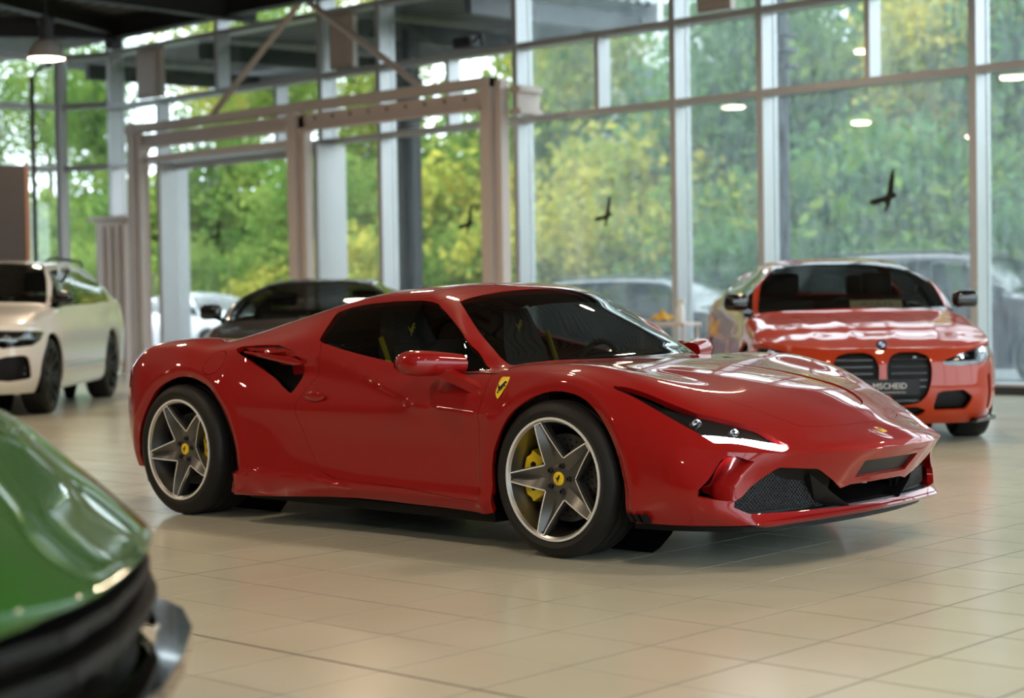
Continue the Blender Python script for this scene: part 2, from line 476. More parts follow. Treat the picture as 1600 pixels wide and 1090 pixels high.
# ---- back facade
wall = struct(MB().box((-20.45, WY + .02, 0), (12, GY + .12, .12)).box((-20.45, WY - .02, .0), (12, WY + .02, .09), 1).build('wall_back', [M_alu, M_dark]))
mulls = [-20.40, -17.4, -14.92, -13.64, -10.95, -8.30, -7.00, -4.23, -2.9, -.2, 1.1, 3.8, 5.1, 7.8, 9.1, 11.8]
for x in mulls:
    m = MB().box((x, WY, .1), (x + .09, GY + .02, 5.8)).box((x - .01, GY + .02, .1), (x + .10, GY + .08, 5.8))
    if x > -16 or x < -20: m.build('mullion', M_alu, wall)
    else: MB().box((x, WY, 4.55), (x + .09, GY + .02, 5.8)).build('mullion', M_alu, wall)
for x, z0, z1 in ((-9.51, 3.55, 4.48), (-5.52, 3.55, 5.8), (-12.22, 3.55, 4.5), (-1.5, 3.55, 4.48), (2.4, 3.55, 5.8), (6.4, 3.55, 4.48), (-19.0, 3.55, 4.5), (-15.95, 3.55, 4.5)):
    MB().box((x, WY, z0), (x + .07, GY + .02, z1)).build('mullion', M_alu, wall)
edges = [-20.40, -14.92, -13.64, -10.95, -8.30, -7.00, -4.23, -2.9, -.2, 1.1, 3.8, 5.1, 7.8, 9.1, 11.8]
zs = [(.12, 3.53), (3.53, 4.52), (4.52, 5.45), (5.45, 5.82)]
for a, b in zip(edges[:-1], edges[1:]):
    for z in (3.53, 4.52, 5.45):
        MB().box((a + .09, WY + .01, z - .04), (b, GY + .02, z + .04)).build('transom', M_alu, wall)
    for z0, z1 in zs:
        if a < -20 and z0 < 1: continue          # sliding door opening glazed below
        mt = M_pane_r if a > -11.5 else M_pane
        MB().box((a + .06, GY, z0), (b + .03, GY + .012, z1)).build('window_pane', mt, wall)
for x0, x1, z0, z1 in ((-19.6, -18.95, 4.6, 5.4), (-14.7, -14.2, 4.6, 5.4), (-7.9, -7.4, 4.6, 5.35)):
    MB().box((x0, GY - .16, z0), (x1, GY - .05, z1)).box((x0 + .06, GY - .19, z0 + .06), (x1 - .06, GY - .16, z1 - .06)).build('vent_panel', M_steel, wall)
# ---- left facets of the facade
def facet(name, p0, p1, divs, zr=(3.53, 4.60)):
    p0 = Vector((*p0, 0)); p1 = Vector((*p1, 0)); d = (p1 - p0).normalized(); nrm = Vector((-d.y, d.x, 0))
    L = (p1 - p0).length; ang = math.atan2(d.y, d.x)
    w = struct(MB().box((0, -.04, 0), (L, .12, .12)).build(name, M_alu, None, loc=p0)); w.rotation_euler = (0, 0, ang)
    xs = [L * k / divs for k in range(divs + 1)]
    for x in xs: MB().box((x - .05, -.10, .1), (x + .05, .14, 5.8)).build('mullion', M_alu, w)
    zz = [.12, *zr, 5.45, 5.82]
    for a, b in zip(xs[:-1], xs[1:]):
        for z in (*zr, 5.45): MB().box((a + .05, -.06, z - .05), (b - .05, .12, z + .05)).build('transom', M_alu, w)
        for z0, z1 in zip(zz[:-1], zz[1:]): MB().box((a, .06, z0), (b, .07, z1)).build('window_pane', M_pane, w)
    return w
facet('wall_left', (-21.45, 10.55), (-20.42, 10.95), 1)
facet('wall_left_far', (-22.9, 6.2), (-21.45, 10.55), 3)
# ---- remaining walls (behind the camera)
struct(box('wall_front', (-27, -14.2, 0), (12.2, -14.0, 5.9), M_wall))
struct(box('wall_left_rear', (-27.2, -14, 0), (-27.0, 6.4, 5.9), M_wall))
struct(box('wall_left_return', (-27.0, 6.2, 0), (-22.9, 6.4, 5.9), M_wall))
wr = struct(MB().box((12.0, -14, 0), (12.2, GY + .1, .3)).box((12.0, -14, 4.9), (12.2, GY + .1, 5.9)).build('wall_right', M_wall))
for k in range(8):
    y0 = -13.9 + k * 3.1
    MB().box((12.0, y0, .3), (12.2, y0 + .12, 4.9)).build('mullion', M_alu, wr)
    if k < 8: MB().box((12.08, y0 + .1, .3), (12.09, min(y0 + 3.12, GY), 4.9)).build('window_pane', M_pane, wr)
# ---- sliding door portal in front of the facade
pt = empty('door_portal', (-18.9, 10.2, 0), 0, 'tall steel sliding door portal with double track beam in front of the glass facade', 'door frame')
def P(m, name, mat=M_steel): o = m.build(name, mat, pt); o.matrix_parent_inverse = Matrix.Translation((18.9, -10.2, 0)); return o
P(MB().box((-18.93, 10.16, 0), (-18.74, 10.34, 4.08)), 'post'); P(MB().box((-18.66, 10.16, 0), (-18.58, 10.34, 3.9)), 'post')
P(MB().box((-14.88, 10.14, 0), (-14.70, 10.30, 3.98)), 'post'); P(MB().box((-14.66, 10.20, 0), (-14.55, 10.34, 3.85)), 'post')
P(MB().box((-10.94, 10.14, 0), (-10.76, 10.30, 4.05)), 'post'); P(MB().box((-10.70, 10.18, 0), (-10.60, 10.34, 4.0)), 'post')
P(MB().box((-18.93, 10.12, 3.92), (-10.76, 10.32, 4.05)), 'top_beam')
P(MB().box((-18.60, 10.20, 3.68), (-14.86, 10.26, 3.88)).box((-18.60, 10.12, 3.66), (-14.86, 10.32, 3.72)), 'track_beam')
P(MB().box((-14.66, 10.20, 3.66), (-10.90, 10.26, 3.88)).box((-14.66, 10.14, 3.63), (-10.90, 10.30, 3.67)), 'track_beam')
P(MB().box((-18.55, 10.20, 3.44), (-14.86, 10.32, 3.53)), 'door_header')
MB().box((-10.60, 10.35, 3.84), (-10.40, 10.8, 3.92)).box((-10.60, 10.35, 3.55), (-10.40, 10.8, 3.62)).box((-10.50, 10.36, 3.6), (-10.46, 10.8, 3.86)).build('portal_bracket', M_steel, wall)
for a, b in (((-16.73, 10.22, 4.06), (-14.56, 10.22, 5.55)), ((-12.12, 10.22, 4.06), (-14.50, 10.22, 5.55))): P(MB().tube([a, b], .05, 12), 'diagonal_brace')
for k in range(9):
    x = -14.3 + k * .38; P(MB().lathe([(0, -.02), (.02, -.016), (.025, 0)], 8, 0, 'y', (x, 10.2, 3.80)), 'bolt', M_dark)
# door leaf and deep jambs
dl = empty('sliding_door', (-18.5, 10.5, 0), 0, 'glazed sliding door leaf with grey frame and bow handle', 'door')
def D(m, name, mat): o = m.build(name, mat, dl); o.matrix_parent_inverse = Matrix.Translation((18.5, -10.5, 0)); return o
D(MB().box((-18.50, 10.42, .02), (-18.40, 10.98, 3.45)), 'jamb', M_alu); D(MB().box((-14.62, 10.42, .02), (-14.52, 10.98, 3.45)), 'jamb', M_alu)
D(MB().box((-18.40, 10.70, .02), (-14.62, 10.78, .16)), 'bottom_rail', M_alu); D(MB().box((-18.40, 10.70, 3.33), (-14.62, 10.78, 3.45)), 'top_rail', M_alu)
D(MB().box((-18.40, 10.73, .16), (-14.62, 10.745, 3.33)), 'door_glass', M_pane)
D(MB().tube([(-18.52, 10.44, 1.22), (-18.58, 10.39, 1.25), (-18.58, 10.39, 1.62), (-18.52, 10.44, 1.65)], .018, 8), 'door_handle', M_alu)
cb = empty('boxed_pillar', (-20.1, 10.3, 0), 0, 'pinkish grey boxed pillar with flat ledge beside the sliding door', 'pillar')
def Cc(m, name, mat): o = m.build(name, mat, cb); o.matrix_parent_inverse = Matrix.Translation((20.1, -10.3, 0)); return o
Cc(MB().box((-20.15, 10.35, 0), (-19.35, 10.75, 2.55)), 'casing', M_steel); Cc(MB().box((-20.25, 10.25, 2.55), (-19.2, 10.78, 2.62)), 'ledge', M_steel)
for k in range(3): Cc(MB().box((-20.0 + k * .22, 10.32, .05), (-19.9 + k * .22, 10.35, 2.45)), 'cover_strip', M_steel)
# ---- bird silhouettes stuck on the panes
bird = [(-.30,-.02),(-.20,.03),(-.02,.04),(.06,.10),(.10,.30),(.16,.52),(.22,.55),(.22,.34),(.19,.12),(.28,.08),(.24,.02),(.16,.00),(.10,-.14),(.03,-.24),(-.01,-.22),(.03,-.08),(-.02,-.05),(-.16,-.09),(-.28,-.08),(-.34,-.05)]
for x, z, sc, what in ((-12.07, 2.17, .52, 'beside the right portal post'), (-9.56, 2.17, .52, 'above the parked grey estate car'), (-5.41, 2.19, .62, 'above the roof rails of the parked dark SUV'), (-17.37, 2.2, .50, 'on the sliding door glass')):
    yb = GY - .002 if x > -14 else 10.728
    o = MB().prism([(p[0] * sc, p[1] * sc) for p in bird], yb - .002, yb, 'xz').build('bird_sticker', M_black_paper if 'M_black_paper' in globals() else principled('black_vinyl', (.008, .009, .008), .6), None, loc=(x, 0, z))
    tag(o, 'black flying bird silhouette sticker ' + what, 'sticker')
# ---- pendants
M_lampglow = principled('lamp_diffuser', (1, .9, .75), .4, emit=(1, .80, .58), es=14)
M_lampcap = principled('lamp_housing_grey', (.42, .40, .38), .4, .2)
def pendant(x, y, z, label):
    t = empty('pendant_lamp', (x, y, z), 0, label, 'lamp', 'high-bay pendants under the deck')
    MB().lathe([(.235, .0), (.225, .07), (.18, .17), (.12, .235), (.09, .25), (.0, .25)], 28, 0, 'z').build('lamp_shade', M_lampcap, t, True, 40)
    MB().lathe([(.09, .25), (.09, .44), (.11, .45), (.11, .52), (0, .52)], 20, 0, 'z').build('ballast_housing', M_dark, t, True, 40)
    MB().lathe([(.0, -.02), (.14, -.015), (.222, .01), (.228, .03)], 28, 0, 'z').build('lamp_diffuser', M_lampglow, t, True, 50)
    MB().tube([(0, 0, .52), (0, 0, 5.79 - z)], .012, 6).tube([(-.05, 0, .52), (-.03, 0, .62), (0, 0, .66), (.03, 0, .62), (.05, 0, .52)], .012, 6).build('hanger', M_dark, t)
    L = bpy.data.lights.new('lamp_light', 'AREA'); L.shape = 'DISK'; L.size = .42; L.energy = LAMP_W; L.color = (1, .78, .55)
    o = bpy.data.objects.new('lamp_light', L); o.location = (0, 0, -.03); put(o, t)
for i, x in enumerate((-14.43, -8.7, -3.0, 2.7, 8.4)):
    for j, y in enumerate((5.83, 1.2, -3.4, -8.4)):
        z = 4.27 if (i, j) == (0, 0) else 4.75
        pendant(x, y, z, 'grey bell-shaped pendant lamp, %s from the right-hand glass wall in the %s row' % (('fifth', 'fourth', 'third', 'second', 'first')[i], ('facade', 'second', 'third', 'rearmost')[j]))
# ---- display board, conduit, speaker, sensor
bd = empty('display_board', (-16.58, 6.8, 0), RAD(60), 'dark brown display board with copper edge standing behind the white SUV', 'board')
MB().box((-1.6, -.03, .0), (0, .03, 3.1)).build('panel', principled('brown_panel', (.045, .035, .035), .5, noise=(6, .2)), bd); MB().box((0, -.06, 0), (.06, .06, 3.12)).build('edge_strip', principled('copper_edge', (.32, .15, .09), .5), bd)
cd = MB().tube([(-17.3, 7.4, .02), (-17.3, 7.4, 4.45), (-16.8, 7.2, 4.5), (-16.2, 7.0, 4.5)], .035, 8).build('conduit', M_dark, None, True); tag(cd, 'black vertical conduit bending towards the warm pendant lamp', 'pipe')
sp = empty('loudspeaker', (-11.6, 10.7, 4.57), 0, 'small black loudspeaker standing on the upper facade transom', 'loudspeaker')
rbox('cabinet', (-.28, -.1, 0), (.05, .1, .15), M_dark, sp, .02); MB().tube([(.05, 0, .08), (.2, 0, .16), (.24, -.04, .02)], .025, 8).build('bracket', M_dark, sp, True)
# ================================================================== red mid-engined sports car
M_red = principled('red_car_paint', (.27, .0035, .0035), .5, 0, 1.0, .12)
M_black = principled('black_trim', (.004, .004, .0045), .5, spec=.2)
M_gloss = principled('gloss_black', (.004, .004, .005), .08, 0, .6)
M_satin = principled('satin_black', (.007, .007, .008), .42, spec=.3)
M_liner = principled('wheel_liner', (.003, .003, .003), .9, spec=.05)
M_rubber = principled('tyre_rubber', (.009, .009, .009), .55, spec=.3, bump=(60, .15))
M_alloy = principled('grey_alloy', (.13, .13, .127), .35, .8)
M_barrel = principled('silver_barrel', (.42, .42, .41), .3, 1.0)
M_alloy_d = principled('dark_alloy', (.035, .035, .037), .35, .8)
M_mach = principled('machined_alloy', (.92, .92, .92), .4, .4)
M_disc = principled('ceramic_disc', (.09, .09, .09), .35, .6, noise=(40, .3))
M_yell = principled('yellow_caliper', (.85, .58, .01), .35, 0, .5)
M_tint = glass('tinted_glass', (.33, .345, .33), 1.52)
M_lens = glass('lens_glass', (.92, .93, .94), 1.45)
M_chrome = principled('chrome', (.8, .8, .82), .08, 1.0)
M_cloth = principled('seat_leather', (.014, .014, .015), .5)
M_drl = principled('daytime_light', (1, 1, 1), .3, emit=(.93, .97, 1), es=9.0)
M_taillight = principled('tail_lamp_red', (.35, .01, .01), .15, 0, .8)
M_bulbface = principled('head_lamp_reflector', (.35, .36, .38), .15, 1.0)
FST=[
(-3.40,[(.58,.30),(.64,.36),(.66,.50),(.67,.62),(.66,.70),(.65,.76),(.62,.785),(.57,.805),(.50,.81),(.42,.812),(.25,.815),(0,.815)]),
(-3.2,[(.80,.26),(.835,.34),(.855,.48),(.855,.62),(.845,.70),(.83,.775),(.79,.82),(.73,.842),(.65,.85),(.53,.85),(.3,.85),(0,.85)]),
(-2.95,[(.92,.22),(.95,.33),(.965,.46),(.965,.60),(.955,.71),(.925,.80),(.87,.875),(.79,.905),(.70,.912),(.58,.90),(.35,.88),(0,.88)]),
(-2.65,[(.93,.20),(.97,.30),(.985,.45),(.985,.60),(.975,.70),(.945,.80),(.885,.88),(.80,.92),(.70,.93),(.58,.912),(.35,.89),(0,.89)]),
(-2.45,[(.945,.17),(.975,.26),(.98,.42),(.978,.58),(.97,.68),(.94,.79),(.876,.868),(.79,.906),(.69,.919),(.575,.925),(.35,.90),(0,.895)]),
(-2.25,[(.95,.16),(.972,.24),(.970,.39),(.966,.55),(.963,.65),(.935,.77),(.868,.875),(.765,.932),(.66,.962),(.56,.968),(.35,.93),(0,.92)]),
(-2.0,[(.955,.155),(.97,.24),(.962,.36),(.952,.52),(.952,.61),(.935,.74),(.86,.88),(.75,.965),(.645,1.02),(.55,1.03),(.33,.99),(0,.98)]),
(-1.7,[(.94,.165),(.955,.24),(.945,.33),(.942,.48),(.947,.595),(.935,.72),(.845,.905),(.745,1.0),(.645,1.07),(.57,1.10),(.33,1.12),(0,1.13)]),
(-1.4,[(.93,.175),(.95,.235),(.942,.30),(.942,.46),(.952,.60),(.93,.72),(.84,.872),(.755,.98),(.635,1.098),(.565,1.14),(.33,1.175),(0,1.186)]),
(-1.1,[(.925,.175),(.947,.228),(.942,.29),(.943,.45),(.955,.605),(.926,.715),(.835,.822),(.75,.955),(.625,1.108),(.56,1.148),(.33,1.185),(0,1.194)]),
(-.9,[(.925,.172),(.947,.226),(.943,.29),(.945,.45),(.957,.61),(.925,.712),(.833,.80),(.75,.925),(.655,1.045),(.565,1.10),(.33,1.152),(0,1.172)]),
(-.7,[(.925,.17),(.947,.224),(.944,.29),(.947,.45),(.957,.61),(.925,.71),(.83,.783),(.785,.865),(.735,.94),(.645,.957),(.35,1.045),(0,1.085)]),
(-.5,[(.925,.165),(.948,.22),(.945,.29),(.95,.45),(.957,.605),(.925,.705),(.828,.782),(.805,.786),(.775,.792),(.703,.842),(.4,.915),(0,.945)]),
(-.43,[(.925,.162),(.948,.219),(.946,.29),(.952,.45),(.958,.604),(.925,.703),(.838,.777),(.81,.789),(.77,.798),(.705,.806),(.4,.865),(0,.895)]),
(-.3,[(.93,.16),(.955,.217),(.955,.29),(.962,.45),(.962,.60),(.928,.70),(.868,.772),(.81,.805),(.745,.819),(.65,.815),(.4,.818),(0,.822)]),
(0,[(.93,.17),(.965,.22),(.97,.30),(.975,.45),(.975,.59),(.938,.715),(.885,.78),(.82,.815),(.73,.83),(.57,.804),(.35,.810),(0,.814)]),
(.3,[(.94,.19),(.965,.24),(.967,.30),(.967,.42),(.962,.53),(.937,.63),(.895,.695),(.84,.745),(.73,.790),(.50,.756),(.30,.771),(0,.778)]),
(.6,[(.905,.185),(.93,.245),(.945,.31),(.945,.39),(.935,.46),(.90,.522),(.86,.568),(.80,.612),(.70,.662),(.42,.690),(.25,.706),(0,.712)]),
(.8,[(.8,.80,.185),(.79,.855,.235),(.785,.87,.29),(.785,.87,.36),(.80,.825,.435),(.80,.81,.484),(.80,.77,.502),(.80,.71,.537),(.80,.62,.572),(.80,.36,.614),(.80,.2,.631),(.80,0,.636)]),
(.93,[(.92,.69,.19),(.895,.68,.235),(.885,.67,.29),(.89,.67,.36),(.915,.665,.43),(.93,.65,.473),(.93,.61,.483),(.927,.55,.502),(.927,.47,.526),(.93,.30,.556),(.935,.17,.569),(.94,0,.572)]),
(1.04,[(.975,.46,.195),(.955,.45,.235),(.955,.45,.29),(.985,.455,.355),(1.03,.46,.427),(1.06,.46,.467),(1.06,.43,.474),(1.06,.39,.486),(1.06,.33,.50),(1.062,.2,.515),(1.065,.11,.517),(1.065,0,.513)]),
(1.095,[(1.005,.25,.197),(.985,.25,.235),(.99,.255,.29),(1.03,.26,.35),(1.09,.27,.427),(1.115,.27,.466),(1.115,.25,.470),(1.115,.22,.476),(1.115,.19,.482),(1.115,.12,.490),(1.115,.065,.491),(1.115,0,.490)]),
(1.20,[(1.015,0,.198),(.995,0,.235),(1.0,0,.29),(1.04,0,.35),(1.105,0,.427)]+[(1.138,0,.466)]*7),
]
FROWS=(10,9,9,6,8,6,9,9,6,12,16)
def tyre_wheel(parent, loc, side, R, width, face_y=0., kind='star', rim_r=.262, rot=0., big=True, cal_ang=180., caliper=True, emblem=True, spoke_mat=None, cal_mat=None, lip=None):
    """a wheel: the tyre is the part, rim / disc / caliper / cap / nuts are its sub-parts. side=-1: outer face looks to -y"""
    n = 64 if big else 36
    w = width
    prof = [(rim_r - .012, .030), (rim_r, .010), (rim_r + .008, .004), (rim_r + .030, -.006), (R - .040, -.004), (R - .018, .008), (R - .006, .022), (R, .040)]
    if big:
        for g in (.28, .5, .72):
            prof += [(R, w * g - .008), (R - .007, w * g - .006), (R - .007, w * g + .006), (R, w * g + .008)]
    prof += [(R, w - .04), (R - .012, w - .015), (R - .04, w), (rim_r, w - .01)]
    sy = 1 if side < 0 else -1          # +y is inwards for the right hand side
    pr = [(r, y * sy) for r, y in prof]
    t = MB().lathe(pr, n, 0, 'y').build('wheel', M_rubber, parent, True, 35, loc)
    # rim barrel
    lipm = lip or M_mach
    b = MB().lathe([(r, y * sy) for r, y in ((rim_r + .004, .006), (rim_r + .003, .000), (rim_r - .006, .000), (rim_r - .007, .004))], n, 1, 'y')
    b.lathe([(r, y * sy) for r, y in ((rim_r - .007, .004), (rim_r - .016, .012), (rim_r - .022, .05), (rim_r - .034, .075), (rim_r - .036, w - .02))], n, 0, 'y')
    b.lathe([(r, y * sy) for r, y in ((rim_r - .036, w - .03), (.02, w - .03))], n, 2, 'y')
    sm = spoke_mat or M_alloy
    b.build('rim_barrel', [M_barrel if kind == 'star' else sm, lipm, M_liner], t, True, 35)
    # brake disc
    d = MB().lathe([(r, y * sy) for r, y in ((.07, .105), (.19, .105), (.19, .14), (.07, .14))], n, 0, 'y', close=True)
    if big:
        for k in range(30):
            a = k * 2 * math.pi / 30
            for j, rr in enumerate((.115, .14, .165)):
                c = (rr * math.cos(a + j * .09), .1045 * sy, rr * math.sin(a + j * .09))
                d.lathe([(.0045, .0), (.0001, .0005 * sy)], 6, 1, 'y', c)
    d.build('brake_disc', [M_disc, M_liner], t, True, 30)
    if caliper:
        a0 = RAD(cal_ang - 33); a1 = RAD(cal_ang + 33); c = MB(); k = 12
        ring = []
        for i in range(k + 1):
            a = a0 + (a1 - a0) * i / k; e = .012 * (1 if 2 <= i <= k - 2 else 0)
            for rr, yy in ((.135, .085 - e), (.205 + e, .075 - e * .5), (.212 + e, .10), (.212, .15), (.135, .15)):
                ring.append((rr * math.cos(a), yy * sy, rr * math.sin(a)))
        f = []
        for i in range(k):
            for q in range(5): f.append((i * 5 + q, i * 5 + (q + 1) % 5, (i + 1) * 5 + (q + 1) % 5, (i + 1) * 5 + q))
        f += [tuple(range(5)), tuple(range(k * 5 + 4, k * 5 - 1, -1))]
        c.add(ring, f)
        for q in (.25, .5, .75):
            a = a0 + (a1 - a0) * q
            c.lathe([(.0, .068 * sy), (.014, .068 * sy), (.017, .08 * sy)], 12, 1, 'y', (.172 * math.cos(a), 0, .172 * math.sin(a)))
        c.build('brake_caliper', [cal_mat or M_yell, M_black], t, True, 30)
    rm = MB()
    tipR = rim_r - .012
    if kind == 'star':
        for k in range(5):
            th = RAD(90 + rot) + k * 2 * math.pi / 5
            def pol(r, a, y): return (r * math.cos(th + a), y * sy, r * math.sin(th + a))
            for sg in (-1, 1):
                ns = 9; P = []; Q = []; Rr = []; D = []; D2 = []
                nt_ = np.array([.097 * math.cos(RAD(36)), .097 * math.sin(RAD(36))]); tp = np.array([tipR * math.cos(RAD(4.6)), tipR * math.sin(RAD(4.6))])
                dirv = (tp - nt_) / np.linalg.norm(tp - nt_); nin = np.array([dirv[1], -dirv[0]])
                if nin @ (np.array([.15, 0]) - nt_) < 0: nin = -nin
                for i in range(ns):
                    u = i / (ns - 1); p = nt_ + (tp - nt_) * u
                    dp = .040 * (1 - u) ** 1.4 + .006
                    q = p + nin * .0055
                    P.append((p, dp)); Q.append((q, dp + .0005)); Rr.append((np.array([.055 + (tipR - .010 - .055) * u, 0]), .056 * (1 - u) + .022 * u + .012 * math.sin(math.pi * u)))
                    D.append((p - nin * .004, dp + .014)); D2.append((p + nin * .006, dp + .06))
                def W3(e): x, yy = e[0]; return (x * math.cos(th) - sg * yy * math.sin(th), e[1] * sy, x * math.sin(th) + sg * yy * math.cos(th))
                v = [W3(e) for g in (Rr, Q, P, D, D2) for e in g]
                for g in range(4):
                    rm.add(v[g * ns:(g + 2) * ns], [(i, i + 1, ns + i + 1, ns + i) for i in range(ns - 1)], 1 if g == 1 else 0)
                # hub web between notch and centre
                h0 = (RAD(36) * sg)
                rm.add([pol(.055, 0, .056), W3(P[0]), pol(.05, h0, .054)], [(0, 1, 2)], 0)
            # tip cap: machined edge
            rm.add([pol(tipR, -RAD(4.6), .006), pol(tipR, RAD(4.6), .006), pol(tipR - .006, RAD(3.6), .0065), pol(tipR - .006, -RAD(3.6), .0065)], [(0, 1, 2, 3)], 1)
            rm.add([pol(tipR, -RAD(4.6), .006), pol(tipR, RAD(4.6), .006), pol(tipR + .008, RAD(5), .03), pol(tipR + .008, -RAD(5), .03)], [(0, 1, 2, 3)], 0)
        rm.lathe([(r, y * sy) for r, y in ((.0, .050), (.036, .050), (.060, .054), (.072, .060), (.075, .095))], 30, 0, 'y')
    else:   # plain multi-spoke wheel
        ns = 10 if kind == 'ten' else 5
        for k in range(ns):
            th = RAD(90 + rot) + k * 2 * math.pi / ns
            for off in ((-.016, .016) if kind == 'ten' else (-.035, .035)):
                a = Vector((.05 * math.cos(th) - off * .6 * math.sin(th), .05 * sy, .05 * math.sin(th) + off * .6 * math.cos(th)))
                b2 = Vector((tipR * math.cos(th) - off * math.sin(th), .012 * sy, tipR * math.sin(th) + off * math.cos(th)))
                rm.bar(a, b2, .02 if kind == 'ten' else .026, .03, 0, (0, 1, 0))
        rm.lathe([(r, y * sy) for r, y in ((.0, .030), (.05, .034), (.075, .045), (.078, .09))], 24, 0, 'y')
    rm.build('rim_spokes', [sm, M_mach], t, True, 40)
    if big:
        for k in range(5):
            a = RAD(90 + rot + 36) + k * 2 * math.pi / 5
            nut = MB().lathe([(r, y * sy) for r, y in ((.0035, .046), (.006, .040), (.0105, .040), (.0125, .048), (.0125, .056))], 12, 0, 'y', (.057 * math.cos(a), 0, .057 * math.sin(a)))
            nut.build('lug_nut', M_gloss, t, True, 40)
    if emblem:
        MB().lathe([(r, y * sy) for r, y in ((.0, .043), (.026, .043), (.029, .045), (.030, .053))], 28, 0, 'y').build('centre_cap', M_yell, t, True, 40)
        hs = horse_poly(.034); e = MB()
        ys = .0425 * sy
        e.prism([(p[0], p[1]) for p in hs], ys, ys - .0006 * sy, 'xz')
        e.build('cap_emblem', M_black, t)
    return t
def horse_poly(h):
    """simple rearing horse silhouette, height h, centred"""
    P = [(-.10,-.50),(-.02,-.48),(-.06,-.34),(.06,-.20),(.16,-.10),(.14,.02),(.22,.10),(.34,.06),(.40,.14),(.28,.18),(.20,.20),(.22,.30),(.34,.34),(.36,.40),(.26,.46),(.16,.50),(.08,.42),(.02,.28),(-.06,.16),(-.16,.06),(-.26,.06),(-.30,.20),(-.38,.26),(-.36,.10),(-.28,-.04),(-.18,-.14),(-.12,-.26),(-.18,-.40)]
    return [(x * h, z * h) for x, z in P]
def build_sports_car():
    car = empty('sports_car', (0, 0, 0), 0, 'glossy red two-seat convertible supercar with yellow brake calipers and star-spoke wheels', 'car')
    s = np.concatenate([np.linspace(-3.40, .6, 310, endpoint=False), np.linspace(.6, 1.2, 121)])
    G, Q = loft(FST, s, FROWS)
    kr = sum(FROWS[:5])
    wgt = (np.clip((s + .20) / .2, 0, 1) * np.clip((1.06 - s) / .1, 0, 1))[:, None] * np.clip((np.arange(G.shape[1]) - kr - 3) / 6, 0, 1)[None]
    for _ in range(40):     # fair the bonnet
        Gp = np.concatenate([G, G[:, -2:-1] * [1, -1, 1]], 1); H = G.copy()
        H[1:-1, 1:] = G[1:-1, 1:] * .4 + .15 * (G[:-2, 1:] + G[2:, 1:] + Gp[1:-1, :-2][:, :] + Gp[1:-1, 2:])
        G = G + (H - G) * wgt[..., None]
    G[:, -1, 1] = 0
    Nn = grid_normals(G)
    archF = smooth_poly([(-.345, .10), (-.358, .30), (-.352, .40), (-.32, .486), (-.213, .629), (-.026, .711), (.168, .682), (.322, .54), (.394, .36), (.400, .22), (.39, .05), (0, -.15)], 6)
    archR = smooth_poly([(-3.00, .22), (-2.998, .369), (-2.93, .497), (-2.80, .645), (-2.682, .705), (-2.554, .732), (-2.42, .709), (-2.312, .652), (-2.195, .503), (-2.125, .312), (-2.15, .15), (-2.55, -.15)], 6)
    # door scallop feeding the side intake
    X, Z = G[..., 0], G[..., 2]
    wedge = np.clip((-.84 - X) / .86, 0, 1)
    zlow = np.interp(-X, [.84, 1.03, 1.3, 1.67, 2.2], [.637, .607, .597, .592, .60]); zhi = np.interp(-X, [.84, 1.27, 1.6, 1.85, 2.2], [.640, .776, .84, .86, .86])
    tt = np.clip((Z - zlow) / np.maximum(zhi - zlow, 1e-3), 0, 1)
    prof = np.where(tt < .72, np.sin(np.pi / 2 * tt / .72) ** 1.5, np.cos(np.pi / 2 * (tt - .72) / .28) ** 1.2)
    fade = np.clip((X + 2.25) / .35, 0, 1)
    D = -.045 * wedge ** .8 * prof * fade
    D = np.where(X > -2.25, D, 0)
    # step of the door crease running to the front wing
    cz = np.interp(X, [-.84, -.42, -.30], [.637, .609, .60]); on = np.clip((X + .90) / .08, 0, 1) * np.clip((-.30 - X) / .05, 0, 1)
    D += on * .012 * np.clip(1 - np.abs(Z - cz + .004) / .05, 0, 1) ** 1.5
    # wheel arch bevels
    P2 = np.stack([X.ravel(), Z.ravel()], 1)
    for poly in (archF, archR):
        d = sd_poly(P2, poly).reshape(X.shape); m = (G[..., 1] > .7) & (np.arange(G.shape[1])[None] <= kr + 8)
        D += np.where(m, -.016 * np.clip(1 - np.maximum(d, 0) / .035, 0, 1) + .006 * np.exp(-((d - .045) / .03) ** 2), 0)
    # sill blade in front of the rear wheel
    bl = np.clip((-1.25 - X) / .75, 0, 1) * np.clip((Z - .13) / .03, 0, 1)
    ztop = np.interp(-X, [1.25, 1.45, 1.68, 1.93, 2.15], [.232, .254, .279, .28, .262])
    D += .042 * bl * np.clip((ztop - Z) / .012, 0, 1) * (X > -2.3)
    # bonnet scoop
    inner = smooth_poly([(-.05, .06), (.15, .13), (.419, .256), (.625, .336), (.755, .289), (.826, .185), (.842, .04), (.842, -.04), (.826, -.185), (.755, -.289), (.625, -.336), (.419, -.256), (.15, -.13), (-.05, -.06)], 5)
    d = sd_poly(np.stack([X.ravel(), G[..., 1].ravel()], 1), inner).reshape(X.shape)
    top = (np.arange(G.shape[1])[None] > kr)
    G = G + Nn * D[..., None]
    G[:, -1, 1] = 0
    sh = Shell(G, s)
    fix_orient(sh)
    side = lambda poly, lo=.35: (lambda co, S, V: np.maximum(sd_poly(co[:, [0, 2]], poly), lo - co[:, 1]))
    topv = lambda poly: (lambda co, S, V: np.maximum(sd_poly(co[:, [0, 1]], poly), (kr - V) * .01))
    frnt = lambda poly: (lambda co, S, V: np.maximum(sd_poly(co[:, [1, 2]], poly), np.maximum((V - kr) * .01, .55 - co[:, 0])))
    sh.cut(lambda co, S, V: np.maximum(side(archF)(co, S, V), (V - kr - 12) * .01), 1)
    sh.cut(lambda co, S, V: np.maximum(side(archR)(co, S, V), (V - kr - 12) * .01), 2)
